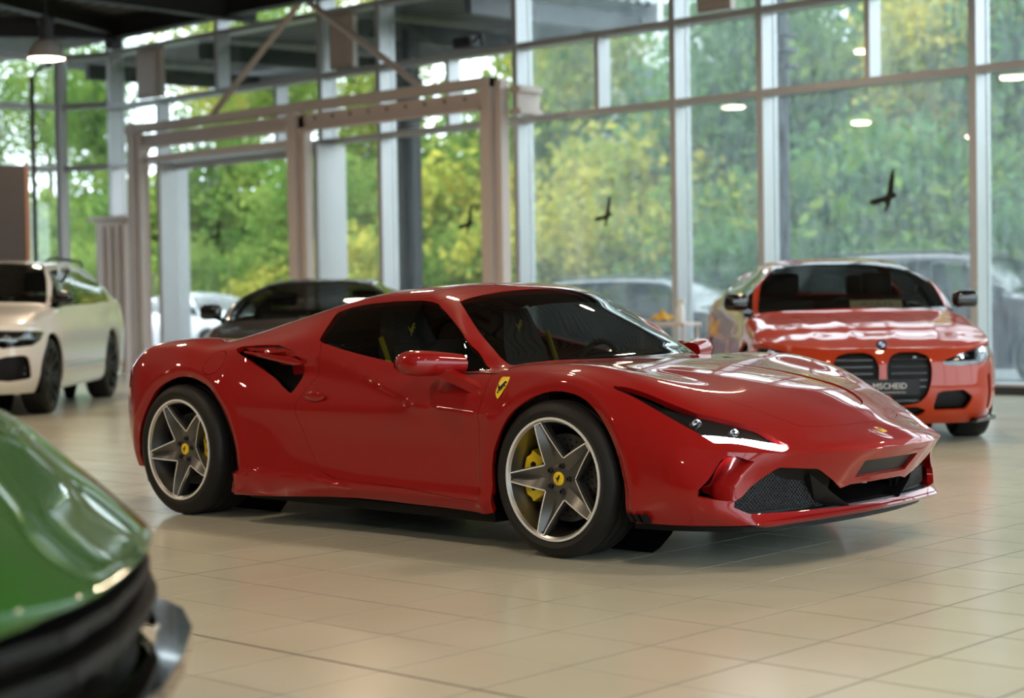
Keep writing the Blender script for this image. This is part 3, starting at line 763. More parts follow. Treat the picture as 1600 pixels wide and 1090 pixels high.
    gl = [(-1.62, .918), (-1.585, .911), (-1.438, .88), (-1.236, .845), (-1.083, .819), (-.893, .801), (-.644, .784), (-.505, .789), (-.55, .815), (-.61, .869), (-.749, .968), (-.945, 1.068), (-.985, 1.091), (-1.03, 1.103), (-1.102, 1.110), (-1.28, 1.108), (-1.455, 1.098), (-1.58, 1.08), (-1.655, 1.057)]
    sh.cut(side(gl, .45), 3)
    ws = smooth_poly([(-.905, .565), (-.893, .476), (-.874, .32), (-.858, .152), (-.853, 0), (-.858, -.152)], 4, False) + [(-.35, -.3)] + smooth_poly([(-.30, -.15), (-.30, 0), (-.315, .25), (-.36, .50), (-.425, .68), (-.452, .712)], 4, False) + [(-.516, .708), (-.695, .648), (-.817, .605), (-.885, .575)]
    sh.cut(topv(ws), 4)
    hl = [(.258, .862), (.328, .837), (.495, .792), (.624, .747), (.807, .602), (.857, .585), (.932, .554), (.948, .572), (.946, .608), (.746, .803), (.675, .818), (.619, .829), (.454, .851), (.30, .866)]
    sh.cut(topv(hl), 5)
    div = [(-1, 2), (.40, 2), (.454, .853), (.533, .799), (.613, .745), (.66, .60), (-1, .6)]
    sh.cut(lambda co, S, V: sd_poly(co[:, [0, 1]], div), 6, (5,))
    drl = [(.672, .824), (.60, .90), (1.2, .9), (1.0, .5), (.932, .553), (.915, .566), (.878, .612), (.794, .716)]
    sh.cut(lambda co, S, V: sd_poly(co[:, [0, 1]], drl), 7, (5,))
    si = [(-2.232, .872), (-2.196, .889), (-2.05, .897), (-1.908, .898), (-1.792, .875), (-1.70, .826), (-1.680, .80), (-1.69, .73), (-1.717, .668), (-1.74, .664), (-1.80, .69), (-1.884, .73), (-2.0, .778), (-2.136, .838)]
    sh.cut(side(si, .6), 8)
    dk = smooth_poly([(.805, .468), (.852, .413), (.899, .344), (.903, .318), (.895, .303), (.788, .288), (.72, .345), (.685, .42), (.74, .448)], 3)
    sh.cut(frnt(dk), 9)
    gr = [(.622, .413), (.457, .398), (.43, .385), (.26, .300), (.26, .222), (.74, .232), (.80, .262), (.792, .29), (.704, .352), (.64, .402)]
    sh.cut(frnt(gr), 10)
    pl = [(-.5, .419), (.216, .417), (.205, .341), (-.5, .341)]
    sh.cut(frnt(pl), 11)
    ld = [(-.5, .312), (.20, .312), (.275, .298), (.30, .222), (-.5, .222)]
    sh.cut(frnt(ld), 15)
    door = [(-1.60, .915), (-1.565, .84), (-1.572, .76), (-1.62, .69), (-1.658, .64), (-1.677, .59), (-1.665, .55), (-1.636, .503), (-1.584, .411), (-1.519, .314), (-1.485, .285), (-1.384, .26), (-.915, .246), (-.585, .22), (-.432, .214), (-.423, .24), (-.415, .453), (-.411, .634), (-.405, .706), (-.43, .765), (-.47, .80), (-.644, .80), (-.893, .82), (-1.083, .84), (-1.236, .865), (-1.438, .90)]
    sh.cut(side(door, .6), 12)
    hood = [(-.30, -.5)] + [(-.29, 0), (-.30, .25), (-.35, .48), (-.40, .62), (-.36, .675), (-.2, .72), (.05, .74), (.218, .715), (.354, .665), (.484, .595), (.656, .515), (.80, .445), (.88, .40), (.93, .30), (.958, .20), (.966, .125), (.968, 0), (.968, -.5)]
    sh.cut(topv(hood), 13)
    sh.cut(lambda co, S, V: sd_poly(co[:, [0, 1]], inner), 18, (13,))
    cap = [(-2.335 + .072 * math.cos(a) + .012 * math.sin(a), .805 + .062 * math.sin(a)) for a in np.linspace(0, 2 * math.pi, 40, endpoint=False)]
    sh.cut(side(cap, .6), 14)
    roofp = [(-1.68, -.5), (-1.68, .66), (-1.64, .665), (-1.46, .625), (-1.1, .612), (-.99, .61), (-.968, .58), (-.955, .45), (-.935, .25), (-.93, 0), (-.93, -.5)]
    sh.cut(topv(roofp), 16)
    engine = [(-2.9, -.5), (-2.9, .42), (-2.3, .47), (-1.72, .50), (-1.70, .3), (-1.69, -.5)]
    sh.cut(topv(engine), 17)
    # --- body and panels
    V, F, N = mirrored(*sh.get(0)); panel('body_shell', V, F, N, M_red, car, 0, .028)
    V, F, N = mirrored(*sh.get(13)); panel('bonnet', V, F, N, M_red, car, .0022, .014)
    V, F, N = mirrored(*sh.get(18)); panel('bonnet_scoop', V, F, N, M_red, car, .0025, .012, disp=lambda P: -.006 * np.clip((P[:, 0] - .1) / .6, 0, 1))
    V, F, N = mirrored(*sh.get(16)); panel('roof_panel', V, F, N, M_red, car, .0016, .014)
    V, F, N = mirrored(*sh.get(17)); panel('engine_cover', V, F, N, M_red, car, .002, .014)
    V, F, N = mirrored(*sh.get(4)); panel('windscreen', V, F, N, M_tint, car, .004, .005)
    V, F, N = mirrored(*sh.get(11)); o = panel('plate_panel', V, F, N, M_satin, car, .0, .004, disp=lambda P: np.full(len(P), -.014)); o['label'] = 'matt black plate recess'
    for sd in (-1, 1):
        tf = (lambda a: flip(*a)) if sd < 0 else (lambda a: a)
        dr = panel('door', *tf(sh.get(12)), M_red, car, .0024, .016)
        panel('side_window', *tf(sh.get(3)), M_tint, car, .006, .004)
        # black rubber frame round the side glass
        V, F, N = tf(sh.get(3))
        cxz = [(x, z) for x, z in gl]
        panel('fuel_flap', *tf(sh.get(14)), M_red, car, .003, .01) if sd < 0 else panel('quarter_insert', *tf(sh.get(14)), M_red, car, 0, .01)
        # head lamp
        V, F, N = tf(sh.get((5, 7)))
        lens = panel('headlight', V, F, N, M_lens, car, .001, .006); lens['label'] = 'clear headlight cover with bright daytime strip'
        V, F, N = tf(sh.get(5)); panel('lamp_housing', V, F, N, M_satin, lens, 0, .03, disp=lambda P: np.full(len(P), -.022))
        V, F, N = tf(sh.get(7)); panel('daytime_light', V, F, N, M_drl, lens, .004, .012, disp=lambda P: np.full(len(P), -.006))
        for (lx, ly, lz, lr) in ((.640, .775, .583, .019), (.765, .690, .544, .018)):
            bl_ = MB().lathe([(lr * math.cos(a), lr * math.sin(a)) for a in np.linspace(0, math.pi / 2, 7)], 18, 0, 'x')
            bl_.lathe([(lr, 0), (lr * 1.25, .004), (lr * 1.3, -.02)], 18, 1, 'x')
            q = bl_.build('lamp_projector', [M_lens, M_chrome], lens, True, 40, (lx, ly * sd, lz))
            q.rotation_euler = (0, RAD(-20), RAD(18) * sd)
            MB().lathe([(0, -.012), (lr * .6, -.010), (lr * 1.1, .002)], 18, 0, 'x').build('lamp_reflector', M_bulbface, lens, True, 40, (lx, ly * sd, lz)).rotation_euler = (0, RAD(-20), RAD(18) * sd)
        V, F, N = tf(sh.get(6)); o = panel('lamp_duct', V, F, N, M_black, car, 0, .004, disp=lambda P: -.012 - .03 * np.clip((P[:, 0] - .27) / .1, 0, 1)); o['label'] = 'black air slot behind the headlight'
        # side intake: red ramp running into a black mesh
        V, F, N = tf(sh.get(8))
        diag = np.array([(-2.232, .872), (-1.717, .666)])
        def dd(P):
            e = diag[1] - diag[0]; nrm = np.array([-e[1], e[0]]) / np.linalg.norm(e)
            h = ((P[:, [0, 2]] - diag[0]) @ nrm)
            h = np.abs(h); fwd = np.clip((P[:, 0] + 2.2) / .5, 0, 1)
            k = np.clip(1 - h / (.03 + .13 * fwd), 0, 1)
            return -(.012 + .085 * k ** .9)
        rec = panel('side_intake', V, F, N, [M_red, M_black], car, 0, .004, disp=dd)
        Vc = V + N * dd(V)[:, None]
        for p in rec.data.polygons:
            c = p.center; e = diag[1] - diag[0]; nrm = np.array([-e[1], e[0]]) / np.linalg.norm(e); h = abs((np.array([c.x, c.z]) - diag[0]) @ nrm)
            if h < .044 * np.clip((c.x + 2.24) / .25, .3, 1) + .01 or (c.z > .882 and c.x < -1.88): p.material_index = 1
        fin = []
        for t_ in np.linspace(0, 1, 9):
            x = -1.685 - .46 * t_; z = .812 + .048 * t_; y = .897 - .02 * t_
            th_ = .006 + .016 * (1 - t_) * min(1, t_ * 6 + .15); dp = .055 * (1 - t_ * .6)
            fin.append([(x, y * sd, z + th_), (x, (y + .006) * sd, z), (x, y * sd, z - th_), (x, (y - dp) * sd, z - th_ * .6), (x, (y - dp) * sd, z + th_ * .6)])
        fm = MB(); v = [p for g in fin for p in g]
        fm.add(v, [(i * 5 + q, i * 5 + (q + 1) % 5, i * 5 + 5 + (q + 1) % 5, i * 5 + 5 + q) for i in range(8) for q in range(5)] + [tuple(range(5)), tuple(range(44, 39, -1))])
        fm.build('intake_fin', M_red, rec, True, 50)
        # front air curtain duct
        V, F, N = tf(sh.get(9))
        def df(P):
            y = np.abs(P[:, 1]); z = P[:, 2]
            left = np.interp(z, [.29, .344, .413, .468], [.905, .899, .852, .805])
            return -(.001 + .11 * np.clip(1 - (left - y) / .11, 0, 1) ** 1.1)
        panel('air_curtain_duct', V, F, N, M_red, car, 0, .004, disp=df)
        # lower grille
        V, F, N = tf(sh.get(10))
        g = panel('front_grille', V, F, N, M_black, car, 0, .002, disp=lambda P: np.full(len(P), -.06)); g['label'] = 'black mesh grille'
        mesh = MB(); inside = np.array([(p[0] - .02 if p[0] > .5 else p[0] + .01, p[1]) for p in gr])
        def fx(y): return float(np.interp(y, [0, .25, .45, .67, .8], [.98, .97, .93, .865, .80]))
        for k in range(-40, 90):
            for sg in (-1, 1):
                pts = []
                for q in np.linspace(.22, .42, 26):
                    y = .3 + k * .016 + sg * (q - .3) * .9
                    if sd_poly(np.array([[y, q]]), gr)[0] < -.004: pts.append((fx(y) - .02, y * sd, q))
                if len(pts) > 2:
                    pts = [pts[0], pts[len(pts) // 2], pts[-1]]
                    for a, b in zip(pts[:-1], pts[1:]): mesh.bar(a, b, .003, .004)
        w = mesh.build('grille_mesh', M_satin, g); w['kind'] = 'stuff'
        # black guide vane beside the central opening
        vn = MB().add([(.955, .43 * sd, .372), (.985, .31 * sd, .285), (1.0, .20 * sd, .222), (.955, .27 * sd, .218), (.93, .36 * sd, .25),
                       (.90, .43 * sd, .36), (.90, .31 * sd, .28), (.90, .20 * sd, .222), (.88, .27 * sd, .218), (.88, .36 * sd, .25)],
                      [(0, 1, 2, 3, 4), (9, 8, 7, 6, 5), (0, 5, 6, 1), (1, 6, 7, 2), (2, 7, 8, 3), (3, 8, 9, 4), (4, 9, 5, 0)])
        vn.build('guide_vane', M_satin, car)
        # door mirror
        mv = []; nu, nvv = 14, 20
        for i in range(nu + 1):
            a = i / nu; yy = 1.145 - .27 * a
            rx = .085 * (1 - (1 - min(a * 2.2, 1)) ** 2.2) ** .5 * (1 - .25 * a) + .004; rz = .058 * (1 - (1 - min(a * 2.6, 1)) ** 2.4) ** .5 * (1 - .25 * a ** 2) + .003
            for j in range(nvv):
                t_ = 2 * math.pi * j / nvv; c_, s_ = math.cos(t_), math.sin(t_)
                ex = math.copysign(abs(c_) ** .8, c_); ez = math.copysign(abs(s_) ** .8, s_)
                mv.append((-.725 + .10 * a + rx * ex, yy * sd, .832 - .012 * a + rz * ez))
        mf = [(i * nvv + j, i * nvv + (j + 1) % nvv, (i + 1) * nvv + (j + 1) % nvv, (i + 1) * nvv + j) for i in range(nu) for j in range(nvv)]
        mf += [tuple(range(nvv)), tuple(range((nu + 1) * nvv - 1, nu * nvv - 1, -1))]
        mo = MB().add(mv, mf).build('door_mirror', M_red, car, True, 60)
        st = []
        for t_ in np.linspace(0, 1, 7):
            c = Vector((-.66 + .20 * t_, (.98 - .075 * t_) * sd, .80 - .095 * t_)); st.append([(c.x - .055 + .01 * t_, c.y, c.z - .012), (c.x, c.y + .018 * sd, c.z - .022), (c.x + .06, c.y, c.z - .004), (c.x + .02, c.y - .018 * sd, c.z + .024)])
        MB().add([p for g_ in st for p in g_], [(i * 4 + q, i * 4 + (q + 1) % 4, i * 4 + 4 + (q + 1) % 4, i * 4 + 4 + q) for i in range(6) for q in range(4)] + [(0, 1, 2, 3), (27, 26, 25, 24)]).build('mirror_stalk', M_red, mo, True, 50)
        MB().lathe([(0, 0), (.06, 0), (.062, .004)], 20, 0, 'x').build('mirror_glass', M_chrome, mo, True, 40, (-.795, 1.02 * sd, .825)).scale = (1, 1.5, .75)
        # wing shield
        shp = smooth_poly([(-.028, .052), (0, .055), (.028, .052), (.031, .015), (.022, -.028), (0, -.058), (-.022, -.028), (-.031, .015)], 3)
        def wing(poly, off, mname, nm, th=.0035):
            v = []
            for q in (0, 1):
                for x, z in poly:
                    z *= .82; zz = .722 + z; xx = -.315 + x * .80 - z * .10; yy = float(np.interp(zz, [.64, .70, .76, .80], [.955, .931, .880, .838])) + .004
                    v.append((xx, (yy + off + th * q) * sd, zz))
            n = len(poly); MB().add(v, [tuple(range(n)), tuple(range(2 * n - 1, n - 1, -1))] + [(i, n + i, n + (i + 1) % n, (i + 1) % n) for i in range(n)]).build(nm, mname, sheld if nm != 'wing_shield' else car)
            return bpy.context.scene.objects[-1]
        sheld = None
        n = len(shp)
        wing(shp, 0, M_yell, 'wing_shield'); sheld = [c for c in car.children if c.name.startswith('wing_shield')][-1]; sheld['label'] = 'yellow shield badge with black rearing horse'
        wing([(x * .9, z * .78 + .002) for x, z in horse_poly(.085)], .0037, M_black, 'shield_horse', .0006)
        # side marker
        MB().lathe([(0, .006), (.010, .005), (.015, .0), (.017, -.004)], 16, 0, 'y').build('side_marker', M_chrome, car, True, 40, (-.378, .962 * sd, .602)).scale = (1, sd, 1)
        # door handle blister
        MB().lathe([(.001, .006), (.5, .0055), (.85, .004), (1, 0)], 24, 0, 'y').build('door_handle', M_red, dr, True, 60, (-1.53, .945 * sd, .655)).scale = (.075, sd, .026)
        # lower lip brake slots
        for k in range(3):
            MB().add([(.43 + k * .035, .955 * sd, .19), (.452 + k * .035, .953 * sd, .19), (.437 + k * .035, .965 * sd, .225), (.418 + k * .035, .966 * sd, .225),
                      (.43 + k * .035, .93 * sd, .19), (.452 + k * .035, .93 * sd, .19), (.437 + k * .035, .93 * sd, .225), (.418 + k * .035, .93 * sd, .225)],
                     [(0, 1, 2, 3), (7, 6, 5, 4), (0, 4, 5, 1), (1, 5, 6, 2), (2, 6, 7, 3), (3, 7, 4, 0)]).build('lip_slot', M_black, car)
        # wheel housings
        for x0, r in ((0.02, .405), (-2.56, .45)):
            MB().lathe([(r, .55 * sd), (r, .90 * sd)], 28, 0, 'y', (x0, 0, .34), a0=RAD(-25), a1=RAD(205)).lathe([(r, .56 * sd), (.02, .56 * sd)], 28, 0, 'y', (x0, 0, .34)).build('wheel_housing', M_liner, car, True)
        # wheels
        tyre_wheel(car, (0, .952 * sd, .338), sd, .338, .245, rot=19 if sd < 0 else 10, cal_ang=180)
        tyre_wheel(car, (-2.61, .965 * sd, .345), sd, .345, .305, rot=27 if sd < 0 else 5, cal_ang=0)
        # tail lamp
        MB().lathe([(0, .012), (.045, .010), (.058, 0), (.06, -.03)], 24, 0, 'x').build('tail_lamp', M_taillight, car, True, 40, (-3.33, .66 * sd, .74)).scale = (-1, 1, 1)
        # seat
        se = rbox('seat', (-1.35, .17 * sd - (.46 if sd < 0 else 0), .27), (-.85, .17 * sd + (0 if sd < 0 else .46), .42), M_cloth, car, .05, 3)
        bk = MB(); pr = []
        for t_ in np.linspace(0, 1, 8):
            z = .36 + .70 * t_; x = -1.28 - .22 * t_; wd = .24 - .05 * t_ if t_ < .7 else .205 - (t_ - .7) * .3; pr.append((x, z, wd))
        v = []
        for x, z, wd in pr: v += [(x, (.40 - wd) * sd, z), (x + .07, (.40 - wd * .8) * sd, z), (x + .055, .40 * sd, z), (x + .07, (.40 + wd * .8) * sd, z), (x, (.40 + wd) * sd, z), (x - .08, .40 * sd, z)]
        bk.add(v, [(i * 6 + q, i * 6 + (q + 1) % 6, i * 6 + 6 + (q + 1) % 6, i * 6 + 6 + q) for i in range(7) for q in range(6)] + [tuple(range(6)), tuple(range(47, 41, -1))])
        bk.build('seat_back', M_cloth, se, True, 60)
        MB().prism([(x, z) for x, z in horse_poly(.07)], 0, .001, 'yz').build('headrest_emblem', M_yell, se, loc=(-1.405, .40 * sd, .965))
        MB().tube([(-1.40, .62 * sd, .93), (-1.30, .615 * sd, .70), (-1.15, .60 * sd, .45)], .014, 6).build('seat_belt', principled('yellow_belt', (.55, .45, .01), .6), se, True)
    # --- interior
    tub = MB(); tub.box((-1.62, -.80, .20), (-.15, .80, .25)); tub.box((-1.66, -.80, .20), (-1.60, .80, .90)); tub.box((-.20, -.82, .20), (-.12, .82, .70))
    tub.box((-1.60, -.84, .22), (-.2, -.80, .78)); tub.box((-1.60, .80, .22), (-.2, .84, .78)); tub.box((-1.3, -.12, .25), (-.4, .12, .46))
    tub.build('cabin_tub', M_cloth, car)
    dash = MB().prism([(-.20, .55), (-.22, .765), (-.36, .775), (-.52, .79), (-.68, .765), (-.74, .68), (-.70, .55)], -.74, .74, 'xz'); dash.prism([(-.50, .78), (-.60, .845), (-.72, .83), (-.74, .76)], .22, .56, 'xz')
    dash.build('dashboard', M_cloth, car)
    sw = MB(); c = Vector((-.88, .39, .72)); ring = []
    for k in range(29):
        a = 2 * math.pi * k / 28; ring.append((c.x + .06 * math.sin(a), c.y + .17 * math.cos(a), c.z + .165 * math.sin(a)))
    sw.tube(ring, .014, 8); sw.bar((c.x, c.y - .165, c.z), (c.x, c.y + .165, c.z), .03, .03); sw.bar((c.x, c.y, c.z), (c.x - .05, c.y, c.z - .16), .03, .03, 0, (0, 1, 0)); sw.bar((c.x, c.y, c.z), (-.62, .39, .70), .07, .07)
    sw.build('steering_wheel', M_cloth, car, True)
    # --- badge on the nose, wipers, rear fascia, underbody, splitter
    b = MB().add([(1.004, -.018, .5415), (1.004, .018, .5415), (1.052, .018, .5235), (1.052, -.018, .5235), (1.002, -.018, .531), (1.002, .018, .531), (1.050, .018, .513), (1.050, -.018, .513)], [(0, 1, 2, 3), (7, 6, 5, 4), (0, 4, 5, 1), (1, 5, 6, 2), (2, 6, 7, 3), (3, 7, 4, 0)]).build('nose_badge', M_yell, car)
    hb = horse_poly(.036); sl = (.5235 - .5415) / .048
    MB().add([(1.027 + p[1] * -.9, p[0], .5332 + p[1] * .34 + .0006) for p in hb], [tuple(range(len(hb)))]).build('badge_horse', M_black, b)
    for (y0, y1, x0, x1) in ((-.42, .10, -.345, -.36), (.06, .62, -.33, -.43)):
        wp = MB().tube([(x0, y0, .815), ((x0 + x1) / 2 - .02, (y0 + y1) / 2, .835), (x1 - .02, y1, .83)], .008, 6); wp.bar((x0, y0, .81), (x0 + .02, y0 - .03, .79), .03, .02)
        wp.build('wiper', M_black, car, True)
    MB().prism([(-.62, .29), (.62, .29), (.67, .5), (.66, .70), (.62, .79), (.5, .81), (-.5, .81), (-.62, .79), (-.66, .70), (-.67, .5)], -3.395, -3.37, 'yz').build('rear_fascia', M_satin, car)
    und = MB()
    for i in range(0, len(s) - 8, 8):
        a, b_ = Q[i, 0], Q[i + 8, 0]
        def lim(p): return min(p[1] - .012, .58 if (-.46 < p[0] < .46 or -3.03 < p[0] < -2.1) else 9)
        und.add([(a[0], -lim(a), a[2] + .012), (b_[0], -lim(b_), b_[2] + .012), (b_[0], lim(b_), b_[2] + .012), (a[0], lim(a), a[2] + .012)], [(0, 1, 2, 3)])
    und.build('underbody', M_liner, car)
    fsk = MB(); fsk.box((-3.0, -.56, .115), (.42, .56, .16)); fsk.box((.40, -.56, .150), (.80, .56, .17)); fsk.box((-2.12, -.88, .118), (-.40, .88, .16)); L1 = pchip(np.array([a for a, _ in FST]), np.array([(e[0] if len(e[0]) == 3 else (a, *e[0])) for a, e in FST], float), np.linspace(.45, 1.2, 24)); pp = [(q[0] - .07, q[1] * .93) for q in L1]
    fsk.prism(pp + [(x, -y) for x, y in pp[::-1][1:]], .150, .172, 'xy')
    fsk.build('floor_skirt', M_black, car)
    lip = MB(); pts = [q for q in np.linspace(.42, 1.2, 40)]
    L0 = pchip(np.array([a for a, _ in FST]), np.array([(e[0] if len(e[0]) == 3 else (a, *e[0])) for a, e in FST], float), np.array(pts))
    for sd in (-1, 1):
        for a, b_ in zip(L0[:-1], L0[1:]):
            lip.add([(a[0] - .10, a[1] * sd * .96, a[2] + .028), (b_[0] - .10, b_[1] * sd * .96, b_[2] + .028), (b_[0] - .030, b_[1] * sd * .975, b_[2] + .030), (a[0] - .030, a[1] * sd * .975, a[2] + .030),
                     (a[0] - .10, a[1] * sd * .96, a[2] - .006), (b_[0] - .10, b_[1] * sd * .96, b_[2] - .006), (b_[0] - .012, b_[1] * sd * .985, b_[2] - .002), (a[0] - .012, a[1] * sd * .985, a[2] - .002)], [(0, 1, 2, 3), (7, 6, 5, 4), (3, 2, 6, 7)])
    lip.build('front_splitter', M_satin, car)
    return car
SPORTS = build_sports_car()
# ================================================================== generic cars
GROWS = (3, 3, 4, 4, 4, 4, 4, 4, 3, 6, 7)
def car_table(p):
    w, g, zs, H = p['w'], p['g'], p['zs'], p['H']; wb, ro, fo = p['wb'], p['ro'], p['fo']
    xb, xt, xr, xrb = p['xb'], p['xt'], p['xr'], p['xrb']; zc, zn, zdk = p['zc'], p['zn'], p['zdk']
    tail = -wb - ro; nose = fo; zt = p.get('zt', zdk)
    def side(x, zsh, k=1.0):
        ww = w * k
        return [(x, .93*ww, g), (x, .975*ww, g + .08), (x, .992*ww, g + .22), (x, 1.0*ww, zsh - .22), (x, .985*ww, zsh - .09), (x, .955*ww, zsh)]
    def cabin(x, zb, zr, wr=None, dz=(.10, .05)):
        wr = wr or p.get('wr', .66)
        return [(x, .905*w, zb), (x, (.905 + wr + .05)/2*w + .02, (zb + zr - dz[0])/2 + .02), (x, (wr + .05)*w, zr - dz[0]), (x, wr*w, zr - dz[1]), (x, .36*w, zr - .01), (x, 0, zr)]
    def flat(x, z, k=1.0, dn=.0):
        return [(x, .915*w*k, z - .03), (x, .87*w*k, z - .01), (x, .82*w*k, z), (x, .76*w*k, z + .008), (x, .38*w*k, z + .02), (x, 0, z + .025)]
    R = []
    kt = p.get('kt', .86)
    R.append((tail, side(tail, zt - .12, kt) + flat(tail, zt - .05, kt)))
    R.append((tail + .15, side(tail + .15, zt - .07, (kt + 1) / 2 + .02) + flat(tail + .15, zt, (kt + 1) / 2 + .02)))
    if xrb - tail > .35: R.append((xrb, side(xrb, zs) + flat(xrb, zdk)))
    else: R.append((xrb, side(xrb, zs, .98) + flat(xrb, zdk, .98)))
    mid = (xrb + xr) / 2
    R.append((mid, side(mid, zs) + cabin(mid, p['zbr'], (zdk + H - .04) / 2 + .05, .70, (.05, .01))))
    R.append((xr, side(xr, zs) + cabin(xr, p['zbr'], H - .035)))
    xm = (xr + xt) / 2
    R.append((xm, side(xm, zs) + cabin(xm, (p['zbr'] + p['zb']) / 2, H)))
    R.append((xt, side(xt, zs) + cabin(xt, p['zb'] + .01, H - .045)))
    xq = xt + (xb - xt) * .5
    R.append((xq, side(xq, zs - .01) + [(xq, .905*w, p['zb']), (xq, .865*w, (p['zb'] + zc + (H - zc)*.5)/2), (xq, .80*w, zc + (H - zc)*.46 - .02), (xq, .74*w, zc + (H - zc)*.5), (xq, .38*w, zc + (H - zc)*.555), (xq, 0, zc + (H - zc)*.57)]))
    R.append((xb - .04, side(xb - .04, zs - .02) + [(xb - .04, .905*w, zc - .035), (xb - .04, .87*w, zc - .02), (xb - .04, .84*w, zc - .005), (xb - .04, .80*w, zc + .02), (xb - .04, .38*w, zc + .05), (xb - .04, 0, zc + .06)]))
    x = xb + .10; R.append((x, side(x, zs - .03) + flat(x, zc - .012)))
    for q in (.35, .7):
        x = xb + .10 + (nose - .42 - xb) * q; z = zc - .012 + (zn - zc) * (q * .75)
        R.append((x, side(x, zs - .03 + (zn - zc) * q * .75) + flat(x, z)))
    fd = p.get('fd', (.07, .02, 0, 0, .02, .07))
    for s_, ky, dx in ((nose - .42, .97, .42), (nose - .2, .86, .2), (nose - .07, .60, .07), (nose - .015, .30, .015), (nose, 0., 0.)):
        A = [(.93, g), (.96, g + .08), (.985, g + .20), (.985, zn - .27), (.975, zn - .15), (.95, zn - .06)]
        l = [(nose - dx - f_, ky * w * k, z) for (k, z), f_ in zip(A, fd)]
        ex = nose - dx - fd[5]
        hz = zn + (.055 if dx > .4 else .035 * min(1, dx / .2))
        bu = p.get('bul', 0) * float(np.interp(dx, [0, .015, .07, .2, .42], [0, .03, .10, .45, 1]))
        fr = (.955, .90, .83, .75, .38, 0)
        zz = (-.045, -.03, -.018, -.005, .006, .01)
        l += [(ex - .002 * i, ky * w * k * .995, hz + bu * (.05, .25, .5, .75, 1, 1)[i] + z * (dx / .42 if dx < .42 else 1) - (.06 if dx == 0 else .06 - .06 * min(1, dx / .42)) * (1 - .0)) for i, (k, z) in enumerate(zip(fr, zz))]
        if dx == 0: l = l[:5] + [(nose - fd[5], 0, zn - .05)] * 7
        R.append((s_, l))
    return R
